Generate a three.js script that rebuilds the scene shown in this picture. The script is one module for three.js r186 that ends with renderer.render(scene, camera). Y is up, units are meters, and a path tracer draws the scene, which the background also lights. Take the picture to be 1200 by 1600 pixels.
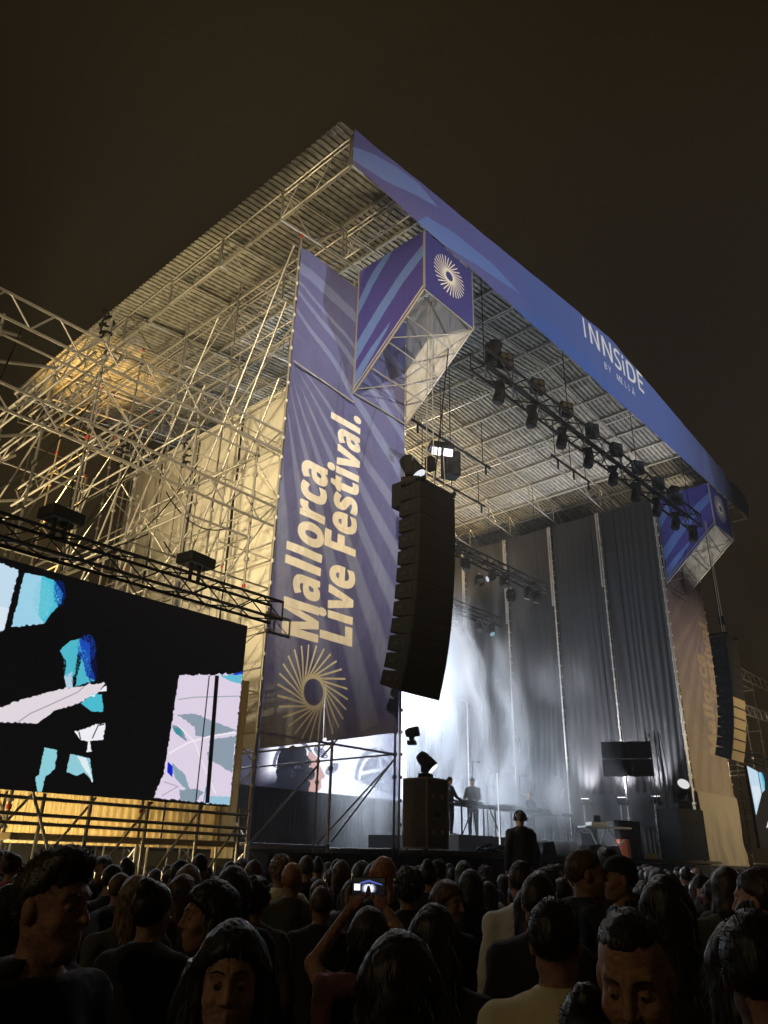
import * as THREE from 'three';
import { MarchingCubes } from 'three/addons/objects/MarchingCubes.js';
import { mergeGeometries, mergeVertices } from 'three/addons/utils/BufferGeometryUtils.js';
import { RoundedBoxGeometry } from 'three/addons/geometries/RoundedBoxGeometry.js';
import { ImprovedNoise } from 'three/addons/math/ImprovedNoise.js';
import { RectAreaLightUniformsLib } from 'three/addons/lights/RectAreaLightUniformsLib.js';
RectAreaLightUniformsLib.init();

// ------------------------------------------------------------------ camera, sky, light, exposure
// Axes: x runs along the stage front to the house right, y is up, -z runs upstage. Left tower's front corner is the origin.
const scene = new THREE.Scene();
const camera = new THREE.PerspectiveCamera(67.9, 3 / 4, 0.1, 400);
camera.position.set(-9.52, 1.78, 12.05);
{
  const pitch = THREE.MathUtils.degToRad(24.6), fx = 0.7328, fz = -0.6804;
  camera.lookAt(camera.position.x + fx * Math.cos(pitch), camera.position.y + Math.sin(pitch), camera.position.z + fz * Math.cos(pitch));
  camera.rotateZ(THREE.MathUtils.degToRad(1.4));
}
const renderer = new THREE.WebGLRenderer({ antialias: true });
renderer.setSize(768, 1024);
renderer.toneMapping = THREE.LinearToneMapping;
renderer.toneMappingExposure = 1;
renderer.shadowMap.enabled = true;

const perlin = new ImprovedNoise();
{ // night sky: brown town glow, a little brighter low down, faint cloud
  const W = 256, H = 128, d = new Float32Array(W * H * 4);
  for (let j = 0; j < H; j++) for (let i = 0; i < W; i++) {
    const up = ((j + 0.5) / H - 0.5) * Math.PI, az = ((i + 0.5) / W) * Math.PI * 2, y = Math.sin(up);
    const n = perlin.noise(Math.cos(az) * Math.cos(up) * 2.1 + 5, y * 3.1, Math.sin(az) * Math.cos(up) * 2.1) * 0.4 + perlin.noise(Math.cos(az) * 5, y * 7 + 9, Math.sin(az) * 5) * 0.08;
    const k = (0.8 + 0.35 * Math.exp(-Math.max(0, y) * 2.2)) * (1 + n);
    const w = 0.86 + 0.2 * Math.cos(az - 4.0); d.set([0.0125 * k * w, 0.0078 * k * w, 0.0020 * k * w, 1], (j * W + i) * 4);
  }
  const t = new THREE.DataTexture(d, W, H, THREE.RGBAFormat, THREE.FloatType);
  t.mapping = THREE.EquirectangularReflectionMapping; t.magFilter = THREE.LinearFilter; t.needsUpdate = true;
  scene.background = t; scene.environment = t;
}
const site = new THREE.DirectionalLight(new THREE.Color(1, 0.74, 0.4), 0.17); // the festival site's far floodlights, from the left
site.name = 'site_glow';
site.position.set(-91, 38, -22); site.target.position.set(0, 0, 0); site.shadow.radius = 4; site.castShadow = true;
Object.assign(site.shadow.camera, { left: -45, right: 45, top: 45, bottom: -45, near: 1, far: 220 });
scene.add(site, site.target);
scene.fog = new THREE.FogExp2(new THREE.Color(0.93, 0.95, 1), 0.0014);

// ------------------------------------------------------------------ helpers
const V = (x, y, z) => new THREE.Vector3(x, y, z);
let seed = 7;
const rnd = () => { seed = (seed + 0x6d2b79f5) | 0; let t = Math.imul(seed ^ (seed >>> 15), 1 | seed); t = (t + Math.imul(t ^ (t >>> 7), 61 | t)) ^ t; return ((t ^ (t >>> 14)) >>> 0) / 4294967296; };
const rr = (a, b) => a + (b - a) * rnd();
const used = new Map();
const numbered = (n) => { const k = used.get(n) ?? 0; used.set(n, k + 1); return k ? n + '_' + String(k).padStart(3, '0') : n; };
function tag(o, label, category, group, kind) {
  if (label) o.userData.label = label;
  if (category) o.userData.category = category;
  if (group) o.userData.group = group;
  if (kind) o.userData.kind = kind;
  return o;
}
function thing(name, label, category, [x, y, z] = [0, 0, 0], turn = 0, group) {
  const o = new THREE.Group(); o.name = numbered(name); o.position.set(x, y, z); o.rotation.y = turn; scene.add(o);
  return tag(o, label, category, group);
}
function mesh(name, geo, mat, parent = scene) {
  const m = new THREE.Mesh(geo, mat); m.name = parent === scene ? numbered(name) : name; m.castShadow = m.receiveShadow = true; parent.add(m); return m;
}
function copyOf(o, label, group) { const c = o.clone(); c.name = numbered(o.name.replace(/_\d{3}$/, '')); c.userData = { ...o.userData }; if (label) c.userData.label = label; if (group) c.userData.group = group; scene.add(c); return c; }
const cyl8 = new THREE.CylinderGeometry(1, 1, 1, 8), cyl12 = new THREE.CylinderGeometry(1, 1, 1, 14);
const UP = V(0, 1, 0);
function tube(name, a, b, r, mat, parent, geo = cyl8) {
  const d = b.clone().sub(a), L = d.length(), m = mesh(name, geo, mat, parent);
  m.position.copy(a).addScaledVector(d, 0.5); m.quaternion.setFromUnitVectors(UP, d.divideScalar(L)); m.scale.set(r, L, r); return m;
}
function tubeGeo(a, b, r, n = 6) {
  const d = b.clone().sub(a), L = d.length(), g = new THREE.CylinderGeometry(r, r, L, n);
  g.applyQuaternion(new THREE.Quaternion().setFromUnitVectors(UP, d.divideScalar(L))); const c = a.clone().add(b).multiplyScalar(0.5); g.translate(c.x, c.y, c.z); return g;
}
const boxGeo = (w, h, d, x = 0, y = 0, z = 0) => new THREE.BoxGeometry(w, h, d).translate(x, y, z);
const rbox = (w, h, d, r, x = 0, y = 0, z = 0) => new RoundedBoxGeometry(w, h, d, 2, r).translate(x, y, z);
const merge = (list) => mergeGeometries(list.map((g) => { const c = g.index ? g.toNonIndexed() : g; for (const k of Object.keys(c.attributes)) if (!['position', 'normal', 'uv'].includes(k)) c.deleteAttribute(k); return c; }), false);
const lin = (r, g, b) => new THREE.Color().setRGB(r, g, b);
const std = (c, rough = 0.7, metal = 0, extra = {}) => new THREE.MeshStandardMaterial({ color: c, roughness: rough, metalness: metal, side: THREE.DoubleSide, ...extra });
const dull = (k) => new THREE.MeshPhysicalMaterial({ color: lin(k, k, k), roughness: 0.75, specularIntensity: 0.4, side: THREE.DoubleSide });
function canvasTex(w, h, draw, srgb = true) {
  const c = document.createElement('canvas'); c.width = w; c.height = h; const g = c.getContext('2d'); draw(g, w, h);
  const t = new THREE.CanvasTexture(c); if (srgb) t.colorSpace = THREE.SRGBColorSpace; t.magFilter = THREE.LinearFilter; return t;
}
function noiseTex(n, fn, srgb = false) { // fn(u,v) -> [r,g,b] 0..1
  const d = new Uint8Array(n * n * 4);
  for (let j = 0; j < n; j++) for (let i = 0; i < n; i++) { const c = fn(i / n, j / n); for (let k = 0; k < 3; k++) d[(j * n + i) * 4 + k] = Math.max(0, Math.min(255, c[k] * 255)); d[(j * n + i) * 4 + 3] = 255; }
  const t = new THREE.DataTexture(d, n, n); t.wrapS = t.wrapT = THREE.RepeatWrapping; t.magFilter = THREE.LinearFilter; if (srgb) t.colorSpace = THREE.SRGBColorSpace; t.needsUpdate = true; return t;
}
const grime = noiseTex(256, (u, v) => { const a = u * 6.2832, b = v * 6.2832, n = perlin.noise(Math.cos(a) * 2 + 3, Math.sin(a) * 2, Math.cos(b) * 2 + Math.sin(b) * 3) * 0.5 + perlin.noise(Math.cos(a) * 7, Math.sin(a) * 7 + 5, Math.cos(b) * 7 + Math.sin(b) * 9) * 0.25; const k = 0.8 + n * 0.45; return [k, k, k * 0.98]; }, true);
const crease = noiseTex(256, (u, v) => { const a = u * 6.2832, b = v * 6.2832; const n = 0.5 + perlin.noise(Math.cos(a) * 1.6 + 8, Math.sin(a) * 1.6, Math.cos(b) * 1.3 + Math.sin(b) * 2.2) * 0.7 + Math.abs(perlin.noise(Math.cos(a) * 3.5, Math.sin(a) * 3.5 + 2, Math.cos(b) * 2 + Math.sin(b) * 4)) * 0.45; return [n, n, n]; });

const M = {
  steel: std(lin(0.44, 0.42, 0.38), 0.36, 0.55), steelB: std(lin(0.24, 0.23, 0.21), 0.42, 0.5), steelC: std(lin(0.5, 0.48, 0.44), 0.34, 0.55),
  alu: std(lin(0.56, 0.56, 0.55), 0.4, 0.5),
  sheetA: std(lin(0.44, 0.43, 0.39), 0.55, 0.3, { map: grime }), sheetB: std(lin(0.37, 0.36, 0.33), 0.6, 0.3, { map: grime }), sheetC: std(lin(0.5, 0.49, 0.45), 0.5, 0.3, { map: grime }),
  red: std(lin(0.5, 0.03, 0.02), 0.5),
  black: dull(0.004), blackB: dull(0.0055), grille: dull(0.0035),
  footCloth: std(lin(0.36, 0.31, 0.23), 0.85), duskCloth: std(lin(0.07, 0.06, 0.05), 0.85), litGrille: std(lin(0.45, 0.34, 0.18), 0.5, 0.2), blackAlu: std(lin(0.011, 0.011, 0.012), 0.4, 0.4),
  white: std(lin(0.7, 0.7, 0.68), 0.5),
  cream: std(lin(0.55, 0.53, 0.46), 0.85, 0, { bumpMap: crease, bumpScale: 0.03 }),
  drape: std(lin(0.008, 0.0085, 0.0095), 0.65), drapeB: std(lin(0.02, 0.021, 0.023), 0.8),
  ply: std(lin(0.12, 0.085, 0.05), 0.6, 0, { map: grime }), plyLight: std(lin(0.42, 0.3, 0.15), 0.5, 0, { map: grime }),
  curtain: new THREE.MeshPhysicalMaterial({ color: lin(0.66, 0.52, 0.26), roughness: 0.95, transmission: 0.3, thickness: 0, side: THREE.DoubleSide }),
  ground: std(lin(0.06, 0.052, 0.042), 0.95),
  orange: std(lin(0.8, 0.2, 0.06), 0.5),
  glassLens: std(lin(0.05, 0.06, 0.07), 0.08, 0.2),
};
const glow = (r, g, b, k = 1) => new THREE.MeshStandardMaterial({ color: 0x050505, emissive: lin(r, g, b), emissiveIntensity: k, roughness: 0.3 });
const MX = (x) => 25.28 - x; // the stage is symmetric about x = 12.64

// ------------------------------------------------------------------ ground
{
  const g = new THREE.PlaneGeometry(240, 240, 60, 60).rotateX(-Math.PI / 2), p = g.attributes.position;
  for (let i = 0; i < p.count; i++) p.setY(i, perlin.noise(p.getX(i) * 0.13, 0, p.getZ(i) * 0.13) * 0.05 - 0.03);
  g.computeVertexNormals();
  tag(mesh('ground', g, M.ground), 'dark trampled festival ground under the crowd', undefined, undefined, 'structure');
}

// ------------------------------------------------------------------ roof
const ROOF_L = -0.66, ROOF_R = 25.94, RIDGE = 12.64, EAVE = 17.93, APEX = 19.5, ZF = 2.48, BAY = 2.57, ZB = 2.48 - 7 * BAY;
const roofY = (x) => APEX - (APEX - EAVE) * Math.abs(x - RIDGE) / (RIDGE - ROOF_L);
const rows = [...Array(8)].map((_, i) => ZF - i * BAY);
{
  const roof = thing('stage_roof', 'wide gabled stage roof of corrugated sheets on pale lattice girders', 'stage roof');
  // corrugated sheets, ribs running up the slope; 14 ribs per bay
  const SEG = 4, OVER = 0.4, segW = (RIDGE - ROOF_L + OVER) / SEG;
  const sheet = (len) => {
    const pts = [], n = 14, w = BAY / n;
    for (let i = 0; i < n; i++) { const z = i * w; pts.push([z, 0], [z + w * 0.3, 0], [z + w * 0.42, 0.045], [z + w * 0.88, 0.045]); }
    pts.push([BAY, 0]);
    const pos = [], idx = [], uv = [];
    pts.forEach(([z, y]) => { for (const t of [0, 1]) { pos.push(t * len, y, -z); uv.push(t * len * 0.4, z * 0.4); } });
    for (let i = 0; i < pts.length - 1; i++) { const a = i * 2; idx.push(a, a + 1, a + 2, a + 1, a + 3, a + 2); }
    const g = new THREE.BufferGeometry(); g.setAttribute('position', new THREE.Float32BufferAttribute(pos, 3)); g.setAttribute('uv', new THREE.Float32BufferAttribute(uv, 2)); g.setIndex(idx);
    const f = g.toNonIndexed(); f.computeVertexNormals(); return f;
  };
  const slope = Math.atan2(APEX - EAVE, RIDGE - ROOF_L), gS = sheet((segW + 0.1) / Math.cos(slope)), mats = [M.sheetA, M.sheetB, M.sheetA, M.sheetC];
  for (let r = 0; r < 7; r++) for (let s = 0; s < SEG; s++) for (const side of [0, 1]) {
    const x = ROOF_L - OVER + s * segW, m = mesh('roof_sheet', gS, mats[Math.floor(rnd() * 4)], roof);
    m.position.set(side ? 25.28 - x : x, roofY(x) + (s % 2) * 0.012 + rr(0, 0.012), rows[r] - (side ? BAY : 0));
    m.rotation.set(0, side ? Math.PI : 0, 0); m.rotateZ(slope); 
  }
  // cross girders along x
  const D = 1.05, step = (RIDGE - ROOF_L) / 12;
  rows.forEach((z, ri) => {
    const g0 = merge([tubeGeo(V(ROOF_L, EAVE - 0.12, z), V(RIDGE, APEX - 0.12, z), 0.035, 8), tubeGeo(V(RIDGE, APEX - 0.12, z), V(ROOF_R, EAVE - 0.12, z), 0.035, 8)]);
    const top = mesh('roof_girder', g0, M.steelC, roof);
    const by = (x) => roofY(x) - 0.12 - D;
    for (const [xa, xb] of [[ROOF_L, RIDGE], [RIDGE, ROOF_R]]) tube('bottom_chord', V(xa, by(xa), z), V(xb, by(xb), z), 0.03, M.steelC, top);
    for (let i = 0; i < 24; i++) {
      const xa = ROOF_L + i * step, xb = xa + step, t = (x) => roofY(x) - 0.12, inner = xa > 5 && xb < 20.3;
      if (inner) { if (i % 2 === 0) tube('web', V(xa, t(xa), z), V(xb, by(xb), z), 0.012, M.steelB, top); continue; }
      if (i % 2 === 0) { tube('web', V(xa, t(xa), z), V(xa + 0.02, by(xa), z), 0.021, M.steel, top); tube('web', V(xa + 0.05, t(xa + 0.05), z), V(xb - 0.03, by(xb), z), 0.019, M.steel, top); }
      else tube('web', V(xa + 0.03, by(xa), z), V(xb - 0.05, t(xb), z), 0.019, M.steel, top);
    }
    tube('web', V(ROOF_R, roofY(ROOF_R) - 0.12, z), V(ROOF_R, by(ROOF_R), z), 0.021, M.steel, top);
  });
  // lattice beams along z in every other bay, plain tubes between
  const xs = [ROOF_L, 1.65, 4.0, 8.2, RIDGE, 17.08, ROOF_R];
  for (const x of xs) for (let r = 0; r < 7; r++) {
    const za = rows[r] - 0.06, zb = rows[r + 1] + 0.06, y = roofY(x) - 0.19;
    if (r % 2 === 0 && (x < 5 || x > 25)) {
      const beam = mesh('lattice_beam', merge([tubeGeo(V(x, y, za), V(x, y, zb), 0.026, 8), tubeGeo(V(x, y - 0.17, za), V(x, y - 0.17, zb), 0.022, 8), tubeGeo(V(x, y - 0.95, za), V(x, y - 0.95, zb), 0.026, 8)]), M.steelC, roof);
      for (const zz of [za, zb]) tube('post', V(x, y, zz), V(x, y - 0.95, zz), 0.022, M.steelC, beam);
      for (let k = 0; k < 4; k++) { const z0 = za + (zb - za) * k / 4, z1 = za + (zb - za) * (k + 1) / 4; tube('web', V(x, k % 2 ? y - 0.17 : y - 0.95, z0), V(x, k % 2 ? y - 0.95 : y - 0.17, z1), 0.016, M.steel, beam); }
    } else tube('tie_tube', V(x, y - 0.02, za), V(x, y - 0.02, zb), 0.026, M.steelC, roof);
  }
  // purlins along z under the sheets
  const pg = new THREE.BoxGeometry(0.09, 0.09, 7 * BAY - 0.06);
  for (let i = 0; i < 19; i++) { const x = ROOF_L + 0.72 + i * 1.4; if (xs.some((q) => Math.abs(q - x) < 0.09)) continue; const m = mesh('purlin', pg, M.sheetC, roof); m.position.set(x, roofY(x) - 0.062, (ZF + ZB) / 2); m.rotation.z = x < RIDGE ? slope : -slope; }
  // eave angle strips and black service battens hung across the stage ceiling
  for (const [z, xa, xb] of [[-1.6, 15.2, 18.4], [-4.2, 9, 14.6], [-6.6, 12.4, 17.6], [-9.1, 8.4, 13], [-11.4, 13.4, 17.4]]) {
    const y = 17.1, b = mesh('service_batten', boxGeo(xb - xa, 0.07, 0.07, (xa + xb) / 2, y, z), M.black, roof);
    for (const t of [0.1, 0.5, 0.9]) { const x = xa + (xb - xa) * t; tube('hanger', V(x, y + 0.035, z), V(x, roofY(x) - 0.2, z), 0.018, M.black, b); mesh('hook', boxGeo(0.06, 0.4, 0.06, x + 0.2, y - 0.24, z), M.black, b); }
  }
}

// ------------------------------------------------------------------ prints
const INK = { navy: '#2c2f7c', navy2: '#353789', plum: '#4a3f86', sky: '#8fa6d8', sky2: '#6f8fd0', cream: '#f4ead2' };
function sunMark(g, cx, cy, r0, r1, n, color, lw) { // spokes set tangent to a ring
  g.strokeStyle = color; g.lineCap = 'butt';
  for (let i = 0; i < n; i++) {
    const a = (i / n) * Math.PI * 2, b = a + 1.12;
    g.lineWidth = lw; g.beginPath(); g.moveTo(cx + Math.cos(a) * r0, cy + Math.sin(a) * r0); g.lineTo(cx + Math.cos(b) * r1, cy + Math.sin(b) * r1); g.stroke();
  }
}
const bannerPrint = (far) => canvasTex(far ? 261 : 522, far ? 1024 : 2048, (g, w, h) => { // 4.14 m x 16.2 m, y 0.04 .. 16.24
  const s = w / 4.14, X = (x) => x * s, Y = (y) => (16.24 - y) * s, base = far ? ['#77697a', '#77687a', '#83705f', '#8d7a60', '#a08d6c'] : ['#66699c', '#60659c', '#5a5e98', '#575a96', '#3a3a6c'];  // foot darkening and the far copy's brown light are mixed into the print
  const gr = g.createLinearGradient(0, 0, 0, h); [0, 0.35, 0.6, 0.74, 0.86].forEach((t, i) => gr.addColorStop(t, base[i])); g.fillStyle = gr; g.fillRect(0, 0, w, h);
  const sh = far ? 1 : 0; g.save(); if (far) { g.translate(w, 0); g.scale(-1, 1); }
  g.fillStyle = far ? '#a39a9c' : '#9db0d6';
  const O = [-0.55, 13.3];
  for (const [a, da, L0] of [[-82, 2.6, 1.6], [-74.5, 2.4, 1.9], [-67.5, 2.2, 1.3], [-60.5, 2.2, 1.2], [-53, 2.1, 1.2], [-45, 2.2, 1], [-36, 2.4, 0.9]]) for (const f of [1, 0.86, 0.7]) {
    const A = (q) => (q * Math.PI) / 180, P = (q, L) => [X(O[0] + Math.cos(A(q)) * L), Y(O[1] + Math.sin(A(q)) * L)];
    g.globalAlpha = far ? 0.13 : 0.19; g.beginPath(); g.moveTo(...P(a, L0)); g.lineTo(...P(a - da * f, 9.6)); g.lineTo(...P(a + da * f, 9.6)); g.closePath(); g.fill();
  }
  const band = (x0, y0, cx, cy, x1, y1, t0, t1) => { for (const f of [1, 0.85, 0.7]) { const a = t0 * (1 - f) / 2, b = t1 * (1 - f) / 2; g.globalAlpha = far ? 0.13 : 0.2; g.beginPath(); g.moveTo(X(x0), Y(y0 - a)); g.quadraticCurveTo(X(cx), Y(cy), X(x1), Y(y1 - b)); g.lineTo(X(x1), Y(y1 - t1 + b)); g.quadraticCurveTo(X(cx), Y(cy - (t0 + t1) / 2), X(x0), Y(y0 - t0 + a)); g.closePath(); g.fill(); } };
  band(-0.1, 15.75, 1.5, 15.75, 4.2, 14.6, 0.42, 0.35); band(-0.1, 15.15, 1.6, 14.7, 4.2, 13.1, 0.1, 0.2); band(-0.1, 14.85, 1.6, 14.3, 4.2, 12.5, 0.12, 0.42); band(-0.1, 14.3, 1.5, 13.6, 4.2, 11.2, 0.1, 0.5);
  g.restore(); g.globalAlpha = 1;
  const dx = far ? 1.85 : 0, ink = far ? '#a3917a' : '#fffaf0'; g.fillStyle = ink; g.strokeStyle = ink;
  const put = (text, x, y0, y1, cap) => {
    g.save(); g.translate(X(x + dx), Y(y0)); g.rotate(-Math.PI / 2); const px = (cap * s) / 0.714; g.font = 'bold ' + px + 'px sans-serif';
    g.scale(((y1 - y0) * s) / g.measureText(text).width, 1); g.fillText(text, 0, 0); g.lineWidth = px * 0.04; g.lineJoin = 'round'; g.strokeText(text, 0, 0); g.restore();
  };
  put('Mallorca', 1.36, 5.92, 10.3, 0.98); put('Live Festival.', 2.4, 6.05, 12.2, 0.95);
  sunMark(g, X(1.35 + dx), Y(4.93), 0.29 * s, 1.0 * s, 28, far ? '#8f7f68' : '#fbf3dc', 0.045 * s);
  // seams and grime
  g.globalAlpha = 0.16; g.strokeStyle = '#20203a'; g.lineWidth = 1.5; for (const y of [3.2, 6.6, 8.9, 11.3, 13.6]) { g.beginPath(); g.moveTo(0, Y(y)); g.lineTo(w, Y(y) + 3); g.stroke(); }
  for (let i = 0; i < 160; i++) { g.globalAlpha = 0.02 + rnd() * 0.03; g.fillStyle = rnd() < 0.5 ? '#1b1730' : '#c9c2cf'; g.beginPath(); g.ellipse(rnd() * w, rnd() * h, 10 + rnd() * 60, 6 + rnd() * 30, rnd() * 3, 0, 7); g.fill(); }
});
const bannerTex = bannerPrint(false), bannerTexFar = bannerPrint(true);
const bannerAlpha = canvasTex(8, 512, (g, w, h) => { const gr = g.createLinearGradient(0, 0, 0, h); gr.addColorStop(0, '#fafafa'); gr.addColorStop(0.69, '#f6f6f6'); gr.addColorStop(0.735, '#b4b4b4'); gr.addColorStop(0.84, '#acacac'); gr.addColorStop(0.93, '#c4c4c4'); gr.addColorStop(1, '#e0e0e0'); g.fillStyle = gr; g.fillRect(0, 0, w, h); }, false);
const fasciaTex = canvasTex(2048, 214, (g, w, h) => { // 26.6 m x 2.78 m: y 16.75 .. 19.53
  const s = w / 26.6, X = (x) => (x + 0.66) * s, Y = (y) => (19.53 - y) * s;
  const gr = g.createLinearGradient(0, 0, w, 0); gr.addColorStop(0, '#6a6498'); gr.addColorStop(0.2, '#6466a2'); gr.addColorStop(0.3, '#5468a6'); gr.addColorStop(0.7, '#586ca8'); gr.addColorStop(0.86, '#696e9c'); gr.addColorStop(1, '#7a768c'); g.fillStyle = gr; g.fillRect(0, 0, w, h);
  g.globalAlpha = 0.7; g.fillStyle = '#86a2d6';
  const poly = (...p) => { g.beginPath(); p.forEach(([x, y], i) => g[i ? 'lineTo' : 'moveTo'](X(x), Y(y))); g.closePath(); g.fill(); };
  poly([-0.66, 17.35], [0.1, 17.75], [0.9, 18.0], [1.7, 18.12], [2.6, 17.95], [1.3, 17.5], [0.4, 17.15], [-0.66, 16.9]);
  g.fillStyle = '#6f93d4'; poly([2.1, 17.25], [3.4, 17.6], [5.2, 17.75], [6.6, 17.55], [4.4, 17.15], [2.6, 16.75], [1.7, 16.75]);
  g.globalAlpha = 0.35; g.fillStyle = '#3a6cc0'; poly([6, 16.75], [8.5, 17.6], [11, 17.5], [14, 16.75]); g.fillStyle = '#8aa6dc'; poly([20.6, 16.75], [21.1, 18.6], [21.5, 18.5], [21.8, 16.75]); poly([22.4, 16.75], [23.2, 18.2], [23.6, 18.1], [24.2, 16.75]);
  g.globalAlpha = 1; g.fillStyle = '#f7f4ec';
  const word = (text, x0, x1, y0, cap, font) => { const px = (cap * s) / 0.714; g.save(); g.font = font + px + 'px sans-serif'; const k = ((x1 - x0) * s) / g.measureText(text).width; g.translate(X(x0), Y(y0)); g.scale(k, 1); g.fillText(text, 0, 0); g.lineWidth = px * 0.02; g.strokeStyle = '#f7f4ec'; g.strokeText(text, 0, 0); g.restore(); };
  g.fillRect(X(10.68), Y(19.22), 0.115 * s, 0.86 * s); word('NNSiDE', 10.98, 15.4, 18.36, 0.86, '');
  g.font = (0.27 * s) / 0.714 + 'px sans-serif'; 'BY MELIÁ'.split('').forEach((c, i) => g.fillText(c, X(11.98 + i * 0.31), Y(17.78)));
});
const boxSideTex = canvasTex(512, 840, (g, w, h) => { // 2.48 m deep x 4.05 m: y 12.75 .. 16.8, u from back to front
  const s = w / 2.48, X = (x) => x * s, Y = (y) => (16.8 - y) * s;
  const gr = g.createLinearGradient(0, 0, w, h); gr.addColorStop(0, '#4446a0'); gr.addColorStop(1, '#4a4090'); g.fillStyle = gr; g.fillRect(0, 0, w, h);
  g.globalAlpha = 0.75; g.fillStyle = '#6d97dc';
  const poly = (...p) => { g.beginPath(); p.forEach(([x, y], i) => g[i ? 'lineTo' : 'moveTo'](X(x), Y(y))); g.closePath(); g.fill(); };
  poly([0, 15.7], [0.5, 16.4], [1.0, 16.8], [1.35, 16.8], [0.6, 16.0], [0, 15.2]); poly([0, 14.3], [0.9, 15.2], [1.8, 15.95], [2.48, 16.35], [2.48, 15.95], [1.7, 15.4], [0.8, 14.55], [0, 13.7]); poly([0, 13.35], [0.6, 13.9], [1.3, 14.4], [1.2, 14.2], [0.6, 13.55], [0, 12.9]);
});
const boxFrontTex = canvasTex(512, 512, (g, w, h) => { g.fillStyle = '#3b3a80'; g.fillRect(0, 0, w, h); sunMark(g, w / 2, h * 0.44, 40, 165, 30, '#f2ead6', 9); });

// wavy cloth sheet of w x h in its local xy plane, uv 0..1
function clothGeo(w, h, nx, ny, amp, freq, off = 0) {
  const g = new THREE.PlaneGeometry(w, h, nx, ny), p = g.attributes.position;
  for (let i = 0; i < p.count; i++) p.setZ(i, amp * (perlin.noise(p.getX(i) * freq + off, p.getY(i) * freq * 0.6, off * 1.7) + 0.4 * perlin.noise(p.getX(i) * freq * 3, p.getY(i) * freq * 1.5, off + 4)));
  g.computeVertexNormals(); return g;
}
function taper(g) { g.computeBoundingBox(); const p = g.attributes.position, t = g.boundingBox.max.y, h = t - g.boundingBox.min.y; for (let i = 0; i < p.count; i++) p.setZ(i, (p.getZ(i) + 0.1) * Math.pow((t - p.getY(i)) / h, 0.8)); g.computeVertexNormals(); return g; }
const vinyl = (map, rx = 4, ry = 4) => { const c = crease.clone(); c.repeat.set(rx, ry); c.needsUpdate = true; return new THREE.MeshStandardMaterial({ map, roughness: 0.62, side: THREE.DoubleSide, bumpMap: c, bumpScale: 0.01 }); };
// fascia across the front of the roof
{
  const nx = 160, ny = 6, pos = [], uv = [], idx = [];
  for (let i = 0; i <= nx; i++) for (let j = 0; j <= ny; j++) {
    const x = ROOF_L + 26.6 * i / nx, t = j / ny, y = 16.79 + (roofY(x) + 0.02 - 16.79) * t, loose = Math.max(0, (x - 21) / 5);
    pos.push(x, y + (t > 0.9 ? perlin.noise(x * 1.3, 3, 0) * 0.03 : 0), ZF + 0.06 + 0.03 * perlin.noise(x * 0.9, y * 0.8, 2) + loose * 0.16 * perlin.noise(x * 1.1, y * 1.2, 7)); uv.push((x - ROOF_L) / 26.6, (y - 16.75) / 2.78);
  }
  for (let i = 0; i < nx; i++) for (let j = 0; j < ny; j++) { const a = i * (ny + 1) + j; idx.push(a, a + ny + 1, a + 1, a + 1, a + ny + 1, a + ny + 2); }
  const g = new THREE.BufferGeometry(); g.setAttribute('position', new THREE.Float32BufferAttribute(pos, 3)); g.setAttribute('uv', new THREE.Float32BufferAttribute(uv, 2)); g.setIndex(idx); g.computeVertexNormals();
  tag(mesh('fascia_banner', g, vinyl(fasciaTex, 24, 3)), 'long blue fascia banner with a white hotel name along the roof front', 'banner');
}

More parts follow.
